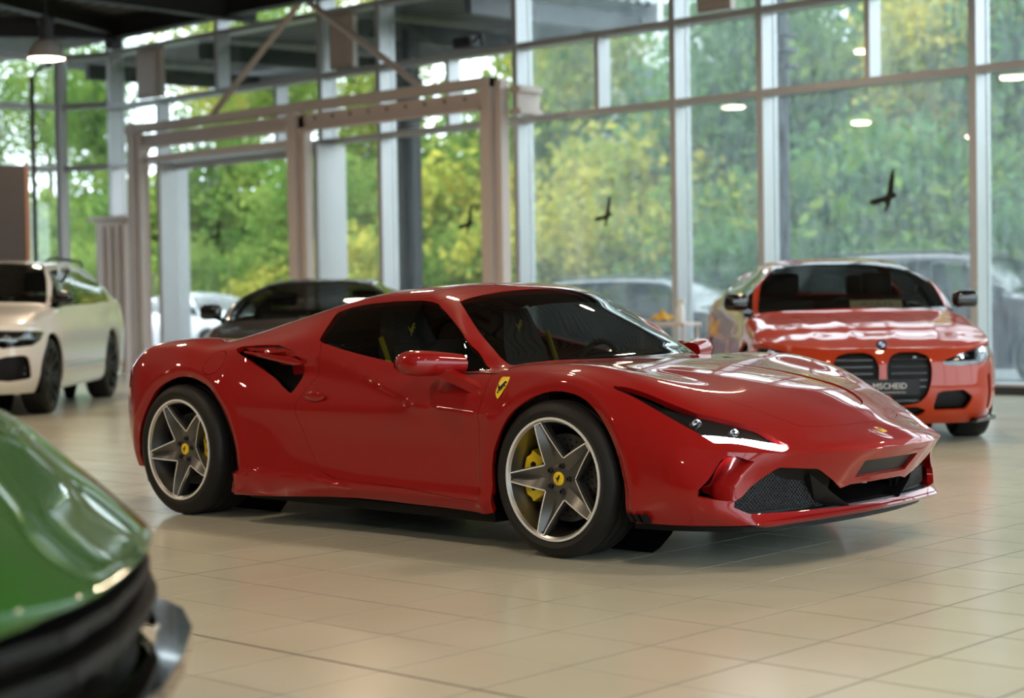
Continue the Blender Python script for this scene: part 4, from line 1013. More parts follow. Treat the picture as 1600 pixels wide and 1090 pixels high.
def gen_car(name, label, p, paint, loc, rz, cat='car', group=None, glassm=None, wheels=True, rim='five', fine=1.0, cuts=None, trim=True, rails=False, mirror_mat=None, spoke=None, interior=True, doors=()):
    car = empty(name, loc, rz, label, cat, group)
    ST = car_table(p); tail, nose = ST[0][0], ST[-1][0]
    nc = int(170 * fine)
    s = np.concatenate([np.linspace(tail, nose - .5, int(nc * .72), endpoint=False), np.linspace(nose - .5, nose, int(nc * .28) + 1)])
    rows = p.get('rows') or tuple(max(2, int(r * fine)) for r in GROWS)
    G, Q = loft(ST, s, rows, crease=(nose - .6, nose - .3), smooth_n=3)
    cum = np.concatenate([[0], np.cumsum(rows)]); kr = cum[5]
    w_ = (np.clip((s - p['xb'] - .12) / .2, 0, 1) * np.clip((nose - .03 - s) / .05, 0, 1))[:, None] * np.clip((np.arange(G.shape[1]) - kr - 2) / 4, 0, 1)[None]
    for _ in range(25):     # fair the bonnet
        Gp = np.concatenate([G, G[:, -2:-1] * [1, -1, 1]], 1); Hh = G.copy()
        Hh[1:-1, 1:] = G[1:-1, 1:] * .4 + .15 * (G[:-2, 1:] + G[2:, 1:] + Gp[1:-1, :-2] + Gp[1:-1, 2:])
        G = G + (Hh - G) * w_[..., None]
    G[:, -1, 1] = 0
    if 'disp' in p: G = p['disp'](G, grid_normals(G), kr); G[:, -1, 1] = 0
    sh = Shell(G, s); fix_orient(sh)
    R = p['R']; zc_ = R
    for x0, t in ((0, 1), (-p['wb'], 2)):
        sh.cut(lambda co, S, V: np.maximum(np.maximum(np.hypot(co[:, 0] - x0, co[:, 2] - zc_) - (R + .055), .5 - co[:, 1]), (V - kr - 2) * .01), t)
    xs0 = p.get('sg0', p['xr'] - .15)
    sh.retag(lambda c, ss, vv: cum[6] < vv < cum[8] and xs0 < ss < p['xb'] - .02, 3)
    sh.retag(lambda c, ss, vv: vv > cum[9] and p['xt'] - .02 < ss < p['xb'] - .0, 4)
    sh.retag(lambda c, ss, vv: vv > cum[9] and p['xrb'] + .02 < ss < p['xr'] + .02, 5)
    gm = glassm or M_tint
    if cuts: cuts(sh, car, kr)
    for i, (poly) in enumerate(doors):
        sh.cut(lambda co, S, V: np.maximum(sd_poly(co[:, [0, 2]], poly), .4 - co[:, 1]), 30 + i)
    V, F, N = mirrored(*sh.get(0)); panel('body_shell', V, F, N, paint, car, 0, .02)
    if trim:
        pass
    V, F, N = mirrored(*sh.get(4)); panel('windscreen', V, F, N, gm, car, .008, .004)
    V, F, N = mirrored(*sh.get(5)); panel('rear_window', V, F, N, gm, car, .008, .004)
    for sd in (-1, 1):
        tf = (lambda a: flip(*a)) if sd < 0 else (lambda a: a)
        panel('side_window', *tf(sh.get(3)), gm, car, .008, .004)
        for i in range(len(doors)): panel('door', *tf(sh.get(30 + i)), paint, car, .0025, .012)
        # B pillar strip
        xb2 = p.get('bp', (p['xt'] + p['xr']) / 2)
        for x in np.atleast_1d(xb2):
            j = int(np.argmin(abs(s - x))); q = [G[j, k] for k in range(cum[6], cum[8] + 1)]; q2 = [G[min(j + 4, len(s) - 1), k] for k in range(cum[6], cum[8] + 1)]
            v = [(a[0], (a[1] + .003) * sd, a[2]) for a in q] + [(a[0], (a[1] + .003) * sd, a[2]) for a in q2] + [(a[0], (a[1] - .02) * sd, a[2]) for a in q] + [(a[0], (a[1] - .02) * sd, a[2]) for a in q2]
            n = len(q); f = [(i, i + 1, n + i + 1, n + i) for i in range(n - 1)] + [(2*n + i, 3*n + i, 3*n + i + 1, 2*n + i + 1) for i in range(n - 1)] + [(i, 2*n + i, 2*n + i + 1, i + 1) for i in range(n - 1)] + [(n + i, n + i + 1, 3*n + i + 1, 3*n + i) for i in range(n - 1)]
            MB().add(v, f).build('pillar', M_gloss, car)
        # mirror
        mx, mz = p['xb'] - .16, p['zb'] + .03
        mo = rbox('door_mirror', (mx - .06, (p['w'] * .905 - .035) * sd - (.20 if sd < 0 else 0), mz - .01), (mx + .07, (p['w'] * .905 - .035) * sd + (.20 if sd > 0 else 0), mz + .13), mirror_mat or M_gloss, car, .04, 3)
        MB().bar((mx, (p['w'] * .84) * sd, mz - .03), (mx, (p['w'] * .95) * sd, mz + .02), .07, .035).build('mirror_arm', M_gloss, mo)
        if rails: MB().tube([(p['xr'] + .0, p.get('wr', .66) * p['w'] * sd, p['H'] - .05), (p['xr'] + .12, p.get('wr', .66) * p['w'] * sd, p['H'] + .0), (p['xt'] - .3, p.get('wr', .66) * p['w'] * sd, p['H'] + .005), (p['xt'] - .1, p.get('wr', .66) * p['w'] * sd, p['H'] - .03)], .018, 8).build('roof_rail', rails, car, True)
        for x0 in (0, -p['wb']):
            MB().lathe([(R + .06, .45 * sd), (R + .06, p['w'] * .95 * sd)], 20, 0, 'y', (x0, 0, R), a0=RAD(-20), a1=RAD(200)).lathe([(R + .06, .46 * sd), (.02, .46 * sd)], 20, 0, 'y', (x0, 0, R)).build('wheel_housing', M_liner, car, True)
            if wheels: tyre_wheel(car, (x0, p['w'] * .975 * sd, R), sd, R, .26, kind=rim, rim_r=R * .76, big=False, caliper=False, emblem=False, spoke_mat=spoke or M_alloy, rot=p.get('rot', 10), lip=spoke or M_alloy)
        # tail lamp
        zt = p.get('zt', p['zdk'])
        rbox('tail_lamp', (tail - .012, .45 * p['w'] * sd - (.3 if sd < 0 else 0), zt - .26), (tail + .05, .45 * p['w'] * sd + (.3 if sd > 0 else 0), zt - .14), M_taillight, car, .012)
    k = p.get('kt', .86); zt = p.get('zt', p['zdk']); w = p['w'] * k
    MB().prism([(-.93*w, p['g']), (.93*w, p['g']), (w, zt - .35), (.95*w, zt - .12), (.8*w, zt - .045), (-.8*w, zt - .045), (-.95*w, zt - .12), (-w, zt - .35)], tail, tail + .02, 'yz').build('rear_panel', paint, car)
    und = MB().prism([(tail + .05, p['g'] + .02), (nose - .25, p['g'] + .02), (nose - .25, p['g'] + .05), (tail + .05, p['g'] + .05)], -.55, .55, 'xz'); und.prism([(-p['wb'] + R + .1, p['g'] + .02), (-R - .1, p['g'] + .02), (-R - .1, p['g'] + .05), (-p['wb'] + R + .1, p['g'] + .05)], -p['w'] * .9, p['w'] * .9, 'xz')
    und.build('underbody', M_liner, car)
    if interior:
        it = MB(); it.box((p['xr'] - .1, -.80 * p['w'], .35), (p['xb'] + .15, .80 * p['w'], .42)); it.prism([(p['xb'] + .1, .6), (p['xb'] - .02, p['zc'] - .02), (p['xb'] - .35, p['zc'] - .05), (p['xb'] - .42, .6)], -.8 * p['w'], .8 * p['w'], 'xz')
        it.box((p['xr'] - .15, -.80 * p['w'], .4), (p['xr'] - .05, .80 * p['w'], p['zbr'])); it.build('cabin_tub', M_cloth, car)
        for x0 in ((p['xb'] - 1.15,) if p.get('seats', 1) == 1 else (p['xb'] - 1.15, p['xb'] - 2.0)):
            for sd in (-1, 1):
                se = rbox('seat_back', (x0 - .12, (.40 * sd - .25), .45), (x0 + .02, (.40 * sd + .25), p['zc'] + .12), M_cloth, car, .05, 2)
                rbox('headrest', (x0 - .12, (.40 * sd - .13), p['zc'] + .15), (x0 - .03, (.40 * sd + .13), p['H'] - .13), M_cloth, se, .035, 2)
        sw = MB(); c = Vector((p['xb'] - .55, .38, p['zc'] - .04)); sw.tube([(c.x + .06 * math.sin(a), c.y + .18 * math.cos(a), c.z + .17 * math.sin(a)) for a in np.linspace(0, 2 * math.pi, 25)], .015, 6); sw.bar((c.x, c.y - .17, c.z), (c.x, c.y + .17, c.z), .03, .04)
        sw.build('steering_wheel', M_cloth, car, True)
    return car, sh
# ================================================================== other cars in the showroom
M_orange = principled('orange_red_paint', (.38, .032, .006), .5, .0, 1.0, .12)
M_white = principled('pearl_white_paint', (.78, .74, .68), .35, 0, 1.0)
M_brown = principled('dark_bronze_paint', (.045, .036, .032), .35, .5, 1.0)
M_green = principled('bright_green_paint', (.010, .085, .002), .5, 0, 1.0, .12)
M_paper = principled('cream_paper', (.75, .66, .45), .7)
M_ink = principled('ink', (.05, .04, .03), .6)
def paper(parent, loc, rz, rx, w, h, scrib):
    o = MB().box((-w / 2, -.001, 0), (w / 2, .001, h)).build('price_sheet', M_paper, parent, loc=loc); o.rotation_euler = (rx, 0, rz)
    m = MB()
    for a, b in scrib: m.bar((a[0] * w, -.002, a[1] * h), (b[0] * w, -.002, b[1] * h), .006, .002, 0, (0, 1, 0))
    if scrib: m.build('handwriting', M_ink, o)
    return o
def text(body, size, mat, parent, loc, rot, ext=.001, name='lettering', align='CENTER'):
    c = bpy.data.curves.new(name, 'FONT'); c.body = body; c.size = size; c.extrude = ext; c.align_x = align; c.align_y = 'CENTER'; c.resolution_u = 2
    t = bpy.data.objects.new(name, c); COL.objects.link(t); bpy.context.view_layer.update()
    me = bpy.data.meshes.new_from_object(t.evaluated_get(bpy.context.evaluated_depsgraph_get())); bpy.data.objects.remove(t)
    me.materials.clear(); me.materials.append(mat)
    o = bpy.data.objects.new(name, me); o.location = loc; o.rotation_euler = rot
    return put(o, parent)
# ---- orange-red sedan
SP = dict(w=.945, g=.15, zs=.83, H=1.43, wb=2.857, ro=1.0, fo=.86, xb=-.42, xt=-1.15, xr=-2.40, xrb=-3.10, zc=.955, zn=.765, zdk=1.10, zb=.97, zbr=1.03, R=.345, sg0=-2.75, bp=-1.55, seats=2, wr=.60, rows=(4,4,5,6,6,6,6,6,5,20,22), fd=(.10, .03, .0, .0, .01, .04))
def sedan_disp(G, N, kr):
    X, Y_ = G[..., 0], G[..., 1]; j = np.arange(G.shape[1])[None]
    top = (j > kr) & (X > -.30) & (X < .80)
    f = np.clip((X + .30) / .25, 0, 1) * np.clip((.80 - X) / .3, 0, 1)
    D = np.zeros_like(X)
    yl = .12 + (.80 - X) * .12; D += np.where(top, .005 * np.exp(-((Y_ - yl) / .05) ** 2) * f, 0)     # power dome edges
    yl2 = .42 + (.80 - X) * .10; D += np.where(top, .005 * np.exp(-((Y_ - yl2) / .06) ** 2) * f, 0)
    hole = top & (X > .12) & (X < .34) & (Y_ > yl + .05) & (Y_ < yl2 - .05); D += np.where(hole, 0, 0)
    return G + N * D[..., None]
SP['disp'] = sedan_disp
def sedan_cuts(sh, car, kr):
    fr = lambda poly, x0: (lambda co, S, V: np.maximum(sd_poly(co[:, [1, 2]], poly), x0 - co[:, 0]))
    kd = smooth_poly([(.03, .62), (.05, .675), (.27, .68), (.34, .635), (.36, .53), (.335, .40), (.27, .31), (.10, .29), (.05, .34), (.03, .48)], 4)
    sh.cut(fr(kd, .5), 10)
    hd = smooth_poly([(.43, .60), (.52, .575), (.72, .585), (.83, .62), (.865, .69), (.85, .72), (.70, .695), (.54, .645)], 3)
    sh.cut(fr(hd, .25), 11)
    lo = [(.40, .39), (.60, .40), (.68, .34), (.62, .25), (.36, .25)]
    sh.cut(fr(lo, .45), 12)
    lc = [(-.3, .28), (.33, .28), (.30, .20), (-.3, .20)]
    sh.cut(fr(lc, .5), 13)
    sl = smooth_poly([(.80, .50), (.825, .50), (.835, .38), (.83, .26), (.80, .25), (.805, .38)], 3)
    sh.cut(fr(sl, .2), 14)
    for sd in (-1, 1):
        tf = (lambda a: flip(*a)) if sd < 0 else (lambda a: a)
        k = panel('kidney_grille', *tf(sh.get(10)), M_black, car, 0, .01, disp=lambda P: np.full(len(P), -.045))
        for q in range(7):
            z = .325 + q * .05; a, b = (.065, .33) if q > 1 else (.09, .29)
            MB().bar((.80, a * sd, z), (.775, b * sd, z), .04, .012).build('grille_slat', M_gloss, k)
        V, F, N = tf(sh.get(11)); h = panel('headlight', V, F, N, M_lens, car, .002, .006)
        panel('lamp_housing', V, F, N, M_gloss, h, .004, .03, disp=lambda P: np.full(len(P), -.03))
        for yy, xx in ((.60, .70), (.76, .575)):
            q = MB().lathe([(.0, .0), (.03, -.004), (.04, .006), (.043, 0)], 20, 0, 'x'); q.build('lamp_projector', M_chrome, h, True, 40, (xx, yy * sd, .635 + (yy - .6) * .25))
            MB().lathe([(.0, .03), (.012, .025), (.018, .0)], 12, 0, 'x').build('lamp_bulb', principled('lit_bulb', (1, 1, 1), .2, emit=(.9, .95, 1), es=2.5), h, True, 40, (xx, yy * sd, .635 + (yy - .6) * .25))
        g = panel('bumper_intake', *tf(sh.get(12)), M_black, car, 0, .006, disp=lambda P: np.full(len(P), -.05))
        panel('air_slot', *tf(sh.get(14)), M_gloss, car, 0, .006, disp=lambda P: np.full(len(P), -.02))
        MB().add([(.50, .90 * sd, .19), (.72, .72 * sd, .175), (.70, .70 * sd, .15), (.48, .90 * sd, .16), (.46, .86 * sd, .20), (.66, .68 * sd, .19), (.66, .66 * sd, .15), (.45, .86 * sd, .16)], [(0, 1, 2, 3), (7, 6, 5, 4), (0, 4, 5, 1), (1, 5, 6, 2), (2, 6, 7, 3), (3, 7, 4, 0)]).build('bumper_flick', M_gloss, car)
    V, F, N = mirrored(*sh.get(13)); panel('centre_intake', V, F, N, M_black, car, 0, .006, disp=lambda P: np.full(len(P), -.04))
SED, _sh = gen_car('sedan', 'orange-red sports sedan with twin tall black kidney grilles and a paper sheet behind the windscreen', SP, M_orange, (-2.23, 5.259, 0), RAD(-49.2), fine=1.35, cuts=sedan_cuts, rim='ten', spoke=M_alloy_d)
rd = MB().lathe([(.0, .004), (.030, .004), (.040, .0), (.041, -.004)], 24, 0, 'x').build('bonnet_roundel', [principled('roundel_black', (.01, .01, .012), .2, 0, .5)], SED, True, 40, (.815, 0, .738)); rd.rotation_euler = (0, RAD(-35), 0)
for k, (mt) in enumerate((principled('roundel_blue', (.03, .2, .6), .3), principled('roundel_white', (.8, .8, .8), .3)) * 2):
    a0 = k * math.pi / 2; MB().add([(.0046, 0, 0)] + [(.0046, .024 * math.cos(a0 + t), .024 * math.sin(a0 + t)) for t in np.linspace(0, math.pi / 2, 7)], [tuple(range(8))]).build('roundel_quarter', mt, rd)
pl = MB().box((.858, -.26, .37), (.87, .26, .485)).build('number_plate', M_satin, SED); pl['label'] = 'black dealer plate with pale lettering'
text('MSCHEID', .060, principled('plate_letters', (.62, .62, .62), .5), pl, (.8715, .045, .435), (RAD(90), 0, RAD(90)))
MB().box((.8705, -.02, .3885), (.8715, .16, .3915)).box((.8705, -.10, .387), (.8715, -.085, .393)).box((.8705, -.07, .387), (.8715, -.055, .393)).box((.8705, -.04, .387), (.8715, -.03, .393)).build('plate_rule', MATS['plate_letters'], pl)
text('M', .03, M_chrome, SED, (.825, .235, .64), (RAD(90), 0, RAD(90)), .002, 'grille_letter')
paper(SED, (-.62, .22, .985), RAD(90), RAD(-35), .42, .09, [((-.3, .4), (-.2, .7)), ((-.2, .7), (-.18, .3)), ((-.1, .3), (-.06, .7)), ((-.02, .3), (.04, .7)), ((.04, .7), (.1, .3)), ((.14, .3), (.2, .7)), ((.26, .7), (.3, .3))])
# ---- white luxury SUV
WP = dict(w=.995, g=.24, zs=1.0, H=1.66, wb=2.995, ro=1.02, fo=.88, xb=-.45, xt=-1.15, xr=-3.0, xrb=-3.72, zc=1.13, zn=.97, zdk=1.22, zb=1.12, zbr=1.17, R=.395, sg0=-3.25, bp=-1.75, wr=.64, seats=2, fd=(.08, .02, .0, .0, .0, .03))
def suv_cuts(sh, car, kr):
    fr = lambda poly, x0: (lambda co, S, V: np.maximum(sd_poly(co[:, [1, 2]], poly), x0 - co[:, 0]))
    gr = [(-.3, .86), (.46, .86), (.58, .80), (.60, .62), (.50, .45), (-.3, .45)]
    sh.cut(fr(gr, .5), 10)
    hd = [(.50, .885), (.62, .885), (.90, .875), (.965, .86), (.965, .78), (.92, .725), (.66, .70), (.60, .73)]
    sh.cut(fr(hd, .05), 11)
    lo = smooth_poly([(.55, .58), (.84, .63), (.89, .60), (.905, .42), (.86, .38), (.58, .38)], 2)
    sh.cut(fr(lo, .1), 12)
    for sd in (-1, 1):
        tf = (lambda a: flip(*a)) if sd < 0 else (lambda a: a)
        V, F, N = tf(sh.get(11)); h = panel('headlight', V, F, N, M_lens, car, .002, .006)
        panel('lamp_housing', V, F, N, M_gloss, h, .004, .03, disp=lambda P: np.full(len(P), -.03))
        for q in range(8):
            yy = .58 + q * .038; xx = float(np.interp(yy, [.5, .6, .85, .95], [.80, .79, .66, .50])) - .02
            MB().lathe([(.0, .012), (.009, .010), (.014, .0)], 10, 0, 'x').build('led_element', M_chrome, h, True, 40, (xx, yy * sd, .80))
        g = panel('bumper_intake', *tf(sh.get(12)), M_black, car, 0, .006, disp=lambda P: np.full(len(P), -.045))
        for z in (.44, .50): MB().bar((.72, .60 * sd, z), (.60, .84 * sd, z), .03, .012).build('intake_slat', M_gloss, g)
    V, F, N = mirrored(*sh.get(10)); g = panel('radiator_grille', V, F, N, M_black, car, 0, .006, disp=lambda P: np.full(len(P), -.04))
    for q in range(9): MB().box((.82, -.50 + q * .122, .48), (.85, -.475 + q * .122, .83)).build('grille_slat', M_gloss, g)
door1 = [(-1.72, .40), (-.55, .40), (-.50, .55), (-.47, 1.0), (-.52, 1.13), (-1.1, 1.14), (-1.72, 1.15)]
door2 = [(-1.745, .40), (-1.745, 1.155), (-2.7, 1.18), (-2.9, 1.1), (-2.72, .85), (-2.55, .70), (-2.48, .40)]
WSUV, _sh = gen_car('luxury_suv', 'pearl white coupe SUV with black roof rails, black mirrors and dark multi-spoke wheels', WP, M_white, (-11.66, 2.93, 0), RAD(-46), fine=1.2, cuts=suv_cuts, rim='ten', spoke=M_alloy_d, rails=M_dark, doors=(door1, door2))
for sd in (-1, 1): MB().box((-2.45, .985 * sd - .01, .47), (-.50, .985 * sd + .01, .495)).build('door_moulding', M_chrome, WSUV)
# ---- dark bronze grand tourer behind the red car
DP = dict(w=.97, g=.14, zs=.82, H=1.36, wb=2.90, ro=1.05, fo=.92, xb=-.38, xt=-1.10, xr=-2.1, xrb=-3.2, zc=.93, zn=.72, zdk=1.02, zb=.95, zbr=1.0, R=.36, sg0=-2.6, bp=-1.6, wr=.57)
def gt_cuts(sh, car, kr):
    fr = lambda poly, x0: (lambda co, S, V: np.maximum(sd_poly(co[:, [1, 2]], poly), x0 - co[:, 0]))
    hd = smooth_poly([(.58, .62), (.72, .66), (.84, .66), (.86, .58), (.80, .54), (.62, .55)], 3); sh.cut(fr(hd, .2), 11)
    lo = [(-.3, .42), (.60, .42), (.72, .34), (.66, .24), (-.3, .24)]; sh.cut(fr(lo, .4), 12)
    for sd in (-1, 1):
        tf = (lambda a: flip(*a)) if sd < 0 else (lambda a: a)
        V, F, N = tf(sh.get(11)); h = panel('headlight', V, F, N, M_lens, car, .002, .006); panel('lamp_housing', V, F, N, M_gloss, h, .004, .03, disp=lambda P: np.full(len(P), -.03))
    V, F, N = mirrored(*sh.get(12)); panel('bumper_intake', V, F, N, M_black, car, 0, .006, disp=lambda P: np.full(len(P), -.05))
GT, _sh = gen_car('grand_tourer', 'dark bronze grand tourer with a paper strip in its windscreen, behind the red convertible', DP, M_brown, (-7.12, 3.78, 0), RAD(-48), cuts=gt_cuts, rim='five', spoke=M_alloy_d)
paper(GT, (-.60, .18, .93), RAD(90), RAD(-40), .62, .07, [])
# ---- green performance SUV, only its nose is in the picture
GP = dict(w=1.0, g=.20, zs=.86, H=1.62, wb=3.0, ro=1.0, fo=.98, xb=-.55, xt=-1.3, xr=-3.0, xrb=-3.6, bul=.20, zc=1.05, zn=.645, zdk=1.2, zb=1.06, zbr=1.15, R=.40, sg0=-3.1, bp=-1.8, fd=(.10, -.02, .07, .10, .06, .0))
def green_cuts(sh, car, kr):
    fr = lambda poly, x0: (lambda co, S, V: np.maximum(sd_poly(co[:, [1, 2]], poly), np.maximum(x0 - co[:, 0], (V - kr) * .01)))
    gr = [(-.3, .60), (.50, .60), (.80, .565), (.93, .53), (.90, .36), (.60, .31), (-.3, .31)]
    sh.cut(fr(gr, .30), 10)
    hd = [(.60, .76), (.99, .84), (1.2, .80), (1.2, .66), (.80, .655), (.62, .68)]
    sh.cut(lambda co, S, V: np.maximum(sd_poly(co[:, [1, 2]], hd), np.maximum(.30 - co[:, 0], co[:, 0] - .73)), 11)
    V, F, N = mirrored(*sh.get(10)); g = panel('front_grille', V, F, N, M_black, car, 0, .012, disp=lambda P: np.full(len(P), -.07))
    for z, dx, hh in ((.535, -.035, .025), (.47, -.02, .03), (.37, .055, .04)):
        m = MB(); pts = [(.30, .95), (.60, .90), (.80, .78), (.91, .55), (.955, .3), (.965, 0), (.955, -.3), (.91, -.55), (.80, -.78), (.60, -.90), (.30, -.95)]
        for a, b in zip(pts[:-1], pts[1:]): m.bar((a[0] + dx, a[1], z), (b[0] + dx, b[1], z), .07, hh)
        m.build('grille_blade', M_gloss if z < .4 else M_black, g)
    for sd in (-1, 1):
        tf = (lambda a: flip(*a)) if sd < 0 else (lambda a: a)
        V, F, N = tf(sh.get(11)); h = panel('headlight', V, F, N, M_gloss, car, .004, .02)
GRN, _sh = gen_car('performance_suv', 'bright green performance SUV with stacked gloss black grille blades below its nose', GP, M_green, (1.93 - .669 * 1.0, -4.37 - .743 * 1.0, 0), RAD(48), cuts=green_cuts, rim='five', spoke=M_alloy_d, fine=1.2)
# ================================================================== outside
M_asph = principled('asphalt', (.09, .09, .095), .55, noise=(3, .25))
M_grass = principled('hill_grass', (.06, .10, .025), .9, noise=(.6, .5))
gx = np.linspace(-110, 60, 60); gy = np.linspace(GY + .2, 95, 50); v = []; rng = np.random.default_rng(3)
def hill(x, y): 
    t = np.clip((y - 19.5) / 16, 0, 1); return -.06 + 5.2 * t * t * (3 - 2 * t) + .25 * np.sin(x * .23) * t
for yy in gy:
    for xx in gx: v.append((xx, yy, hill(xx, yy)))
n = len(gx); f = [(j * n + i, j * n + i + 1, (j + 1) * n + i + 1, (j + 1) * n + i) for j in range(len(gy) - 1) for i in range(n - 1)]
fm = [0 if v[q[0]][1] < 19 else 1 for q in f]
struct(meshobj('ground', v, f, [M_asph, M_grass], None, True, 60, fm), 'wet asphalt yard rising to a grassy bank')
struct(box('ground_left', (-110, -60, -.30), (-27.3, GY + .2, -.06), M_asph))
struct(box('ground_right', (12.3, -60, -.30), (60, GY + .2, -.06), M_asph))
def leaf_material(name, c0, c1, c2):
    m = bpy.data.materials.new(name); m.use_nodes = True; t = m.node_tree; t.nodes.clear()
    o = t.nodes.new('ShaderNodeOutputMaterial'); d = t.nodes.new('ShaderNodeBsdfDiffuse'); tl = t.nodes.new('ShaderNodeBsdfTranslucent'); mx = t.nodes.new('ShaderNodeMixShader'); mx.inputs[0].default_value = .45
    g = t.nodes.new('ShaderNodeNewGeometry'); n1 = t.nodes.new('ShaderNodeTexNoise'); n1.inputs['Scale'].default_value = .9; n1.inputs['Detail'].default_value = 3
    oi = t.nodes.new('ShaderNodeObjectInfo'); ad = t.nodes.new('ShaderNodeMath'); ad.operation = 'MULTIPLY_ADD'; ad.inputs[1].default_value = .35
    t.links.new(g.outputs['Position'], n1.inputs['Vector']); t.links.new(oi.outputs['Random'], ad.inputs[0]); t.links.new(n1.outputs['Fac'], ad.inputs[2])
    r = t.nodes.new('ShaderNodeValToRGB'); e = r.color_ramp.elements; e[0].position = .38; e[0].color = (*c0, 1); e[1].position = .88; e[1].color = (*c2, 1); k = e.new(.62); k.color = (*c1, 1)
    t.links.new(ad.outputs[0], r.inputs[0])
    for q in (d, tl): t.links.new(r.outputs[0], q.inputs[0])
    t.links.new(d.outputs[0], mx.inputs[1]); t.links.new(tl.outputs[0], mx.inputs[2]); t.links.new(mx.outputs[0], o.inputs[0])
    return m
L_green = leaf_material('green_leaves', (.035, .08, .018), (.11, .20, .04), (.26, .33, .07))
L_yellow = leaf_material('yellow_green_leaves', (.08, .14, .025), (.27, .31, .055), (.60, .50, .09))
L_blue = leaf_material('blue_green_leaves', (.03, .085, .04), (.08, .17, .065), (.17, .28, .09))
M_bark = principled('bark', (.06, .05, .04), .9, noise=(5, .3))
def foliage(seed, n, rad, centre_z, leaf, clusters):
    r = np.random.default_rng(seed)
    c = r.normal(size=(clusters, 3)); c /= np.linalg.norm(c, axis=1)[:, None]; c *= (r.random((clusters, 1)) ** .45); c = c * rad + [0, 0, centre_z]
    idx = r.integers(0, clusters, n); p = c[idx] + r.normal(size=(n, 3)) * np.array(rad) * .20
    a = r.normal(size=(n, 3)); a /= np.linalg.norm(a, axis=1)[:, None]; b = np.cross(a, r.normal(size=(n, 3))); b /= np.linalg.norm(b, axis=1)[:, None]
    sz = leaf * (.6 + .8 * r.random((n, 1)))
    v = np.concatenate([p - a * sz, p - b * sz * .55, p + a * sz, p + b * sz * .55], 1).reshape(-1, 3)
    me = bpy.data.meshes.new('foliage'); me.vertices.add(4 * n); me.vertices.foreach_set('co', v.ravel())
    me.loops.add(4 * n); me.loops.foreach_set('vertex_index', np.arange(4 * n)); me.polygons.add(n); me.polygons.foreach_set('loop_start', np.arange(0, 4 * n, 4)); me.update(calc_edges=True)
    return me
protos = []
for k, (n_, rad, cz, lf, cl) in enumerate(((5200, (2.2, 2.2, 3.0), 5.2, .12, 60), (4600, (1.9, 1.9, 3.6), 5.6, .11, 55), (3600, (1.7, 1.7, 1.35), 1.25, .105, 40), (3000, (2.3, 1.6, 1.0), .95, .10, 36))):
    protos.append(foliage(20 + k, n_, rad, cz, lf, cl))
def trunk_mesh(h):
    m = MB(); m.tube([(0, 0, -.3), (.08, 0, h * .3), (-.05, .06, h * .62), (.02, 0, h)], [.16, .13, .10, .05], 7)
    for a, z in ((.3, .45), (2.2, .55), (4.1, .62), (5.3, .7)): m.tube([(0, 0, h * z), (.9 * math.cos(a), .9 * math.sin(a), h * z + 1.0)], [.06, .02], 5)
    o = m.build('trunk', M_bark); me = o.data; bpy.data.objects.remove(o); return me
TR = [trunk_mesh(6.5), trunk_mesh(7.0), trunk_mesh(1.4), trunk_mesh(1.1)]
cache = {}
def plant(kind, x, y, sc, mat, label, cat, group, dz=0.):
    key = (kind, mat.name)
    if key not in cache:
        me = protos[kind].copy(); me.materials.clear(); me.materials.append(mat); cache[key] = me
    e = empty('tree' if kind < 2 else 'bush', (x, y, float(hill(x, y)) - .05 + dz), random.uniform(0, 6.28), label, cat, group); e.scale = (sc, sc, sc * random.uniform(.9, 1.15))
    o = bpy.data.objects.new('foliage', cache[key]); put(o, e); put(bpy.data.objects.new('trunk', TR[kind]), e)
    return e
random.seed(11)
# plants stand on rows parallel to the facade; a bearing from the showroom floor picks the spot on each row
def fan(u, Y):
    """x on the row Y along bearing u"""
    k = (u - 800) / 2700; dx, dy = -.677 + k * .736, .7355 + k * .677
    return 4.851 + dx * (Y + 6.456) / dy
shrub = {}
for Y, n_, sc in ((22.4, 15, .8), (23.6, 15, 1.0), (25, 14, 1.2), (28, 13, 1.4)):
    for i in range(n_):
        u = -60 + (i + random.uniform(.1, .9)) * 1760 / n_; x = fan(u, Y)
        yel = (430 < u < 1050 and random.random() < .38) or random.random() < .08
        m = L_yellow if yel else (L_blue if u > 1050 and random.random() < .6 else L_green)
        lab = {'yellow_green_leaves': 'yellowing leafy bush on the bank beyond the glass', 'blue_green_leaves': 'bluish green bush on the bank beyond the rainy glass', 'green_leaves': 'mid green leafy bush on the bank beyond the glass'}[m.name]
        shrub.setdefault(m.name, []).append((2 + (i % 2), x, Y + random.uniform(-.8, .8), sc * random.uniform(.85, 1.25), random.uniform(0, 6.28)))
vv = []; mi = []
for k, (mn, lst) in enumerate(shrub.items()):      # the tangled undergrowth of the bank: nobody could count its bushes
    for kd, x, y, sc, an in lst:
        me = protos[kd]; a = np.zeros(len(me.vertices) * 3); me.vertices.foreach_get('co', a); a = a.reshape(-1, 3) * sc
        c_, s_ = math.cos(an), math.sin(an); vv.append(np.stack([a[:, 0] * c_ - a[:, 1] * s_ + x, a[:, 0] * s_ + a[:, 1] * c_ + y, a[:, 2] + float(hill(x, y)) - .05], 1)); mi += [k] * (len(a) // 4)
vv = np.concatenate(vv); n = len(vv) // 4
me = bpy.data.meshes.new('undergrowth'); me.vertices.add(4 * n); me.vertices.foreach_set('co', vv.ravel()); me.loops.add(4 * n); me.loops.foreach_set('vertex_index', np.arange(4 * n)); me.polygons.add(n); me.polygons.foreach_set('loop_start', np.arange(0, 4 * n, 4)); me.update(calc_edges=True)
for mn in shrub: me.materials.append({'green_leaves': L_green, 'yellow_green_leaves': L_yellow, 'blue_green_leaves': L_blue}[mn])
me.polygons.foreach_set('material_index', mi)
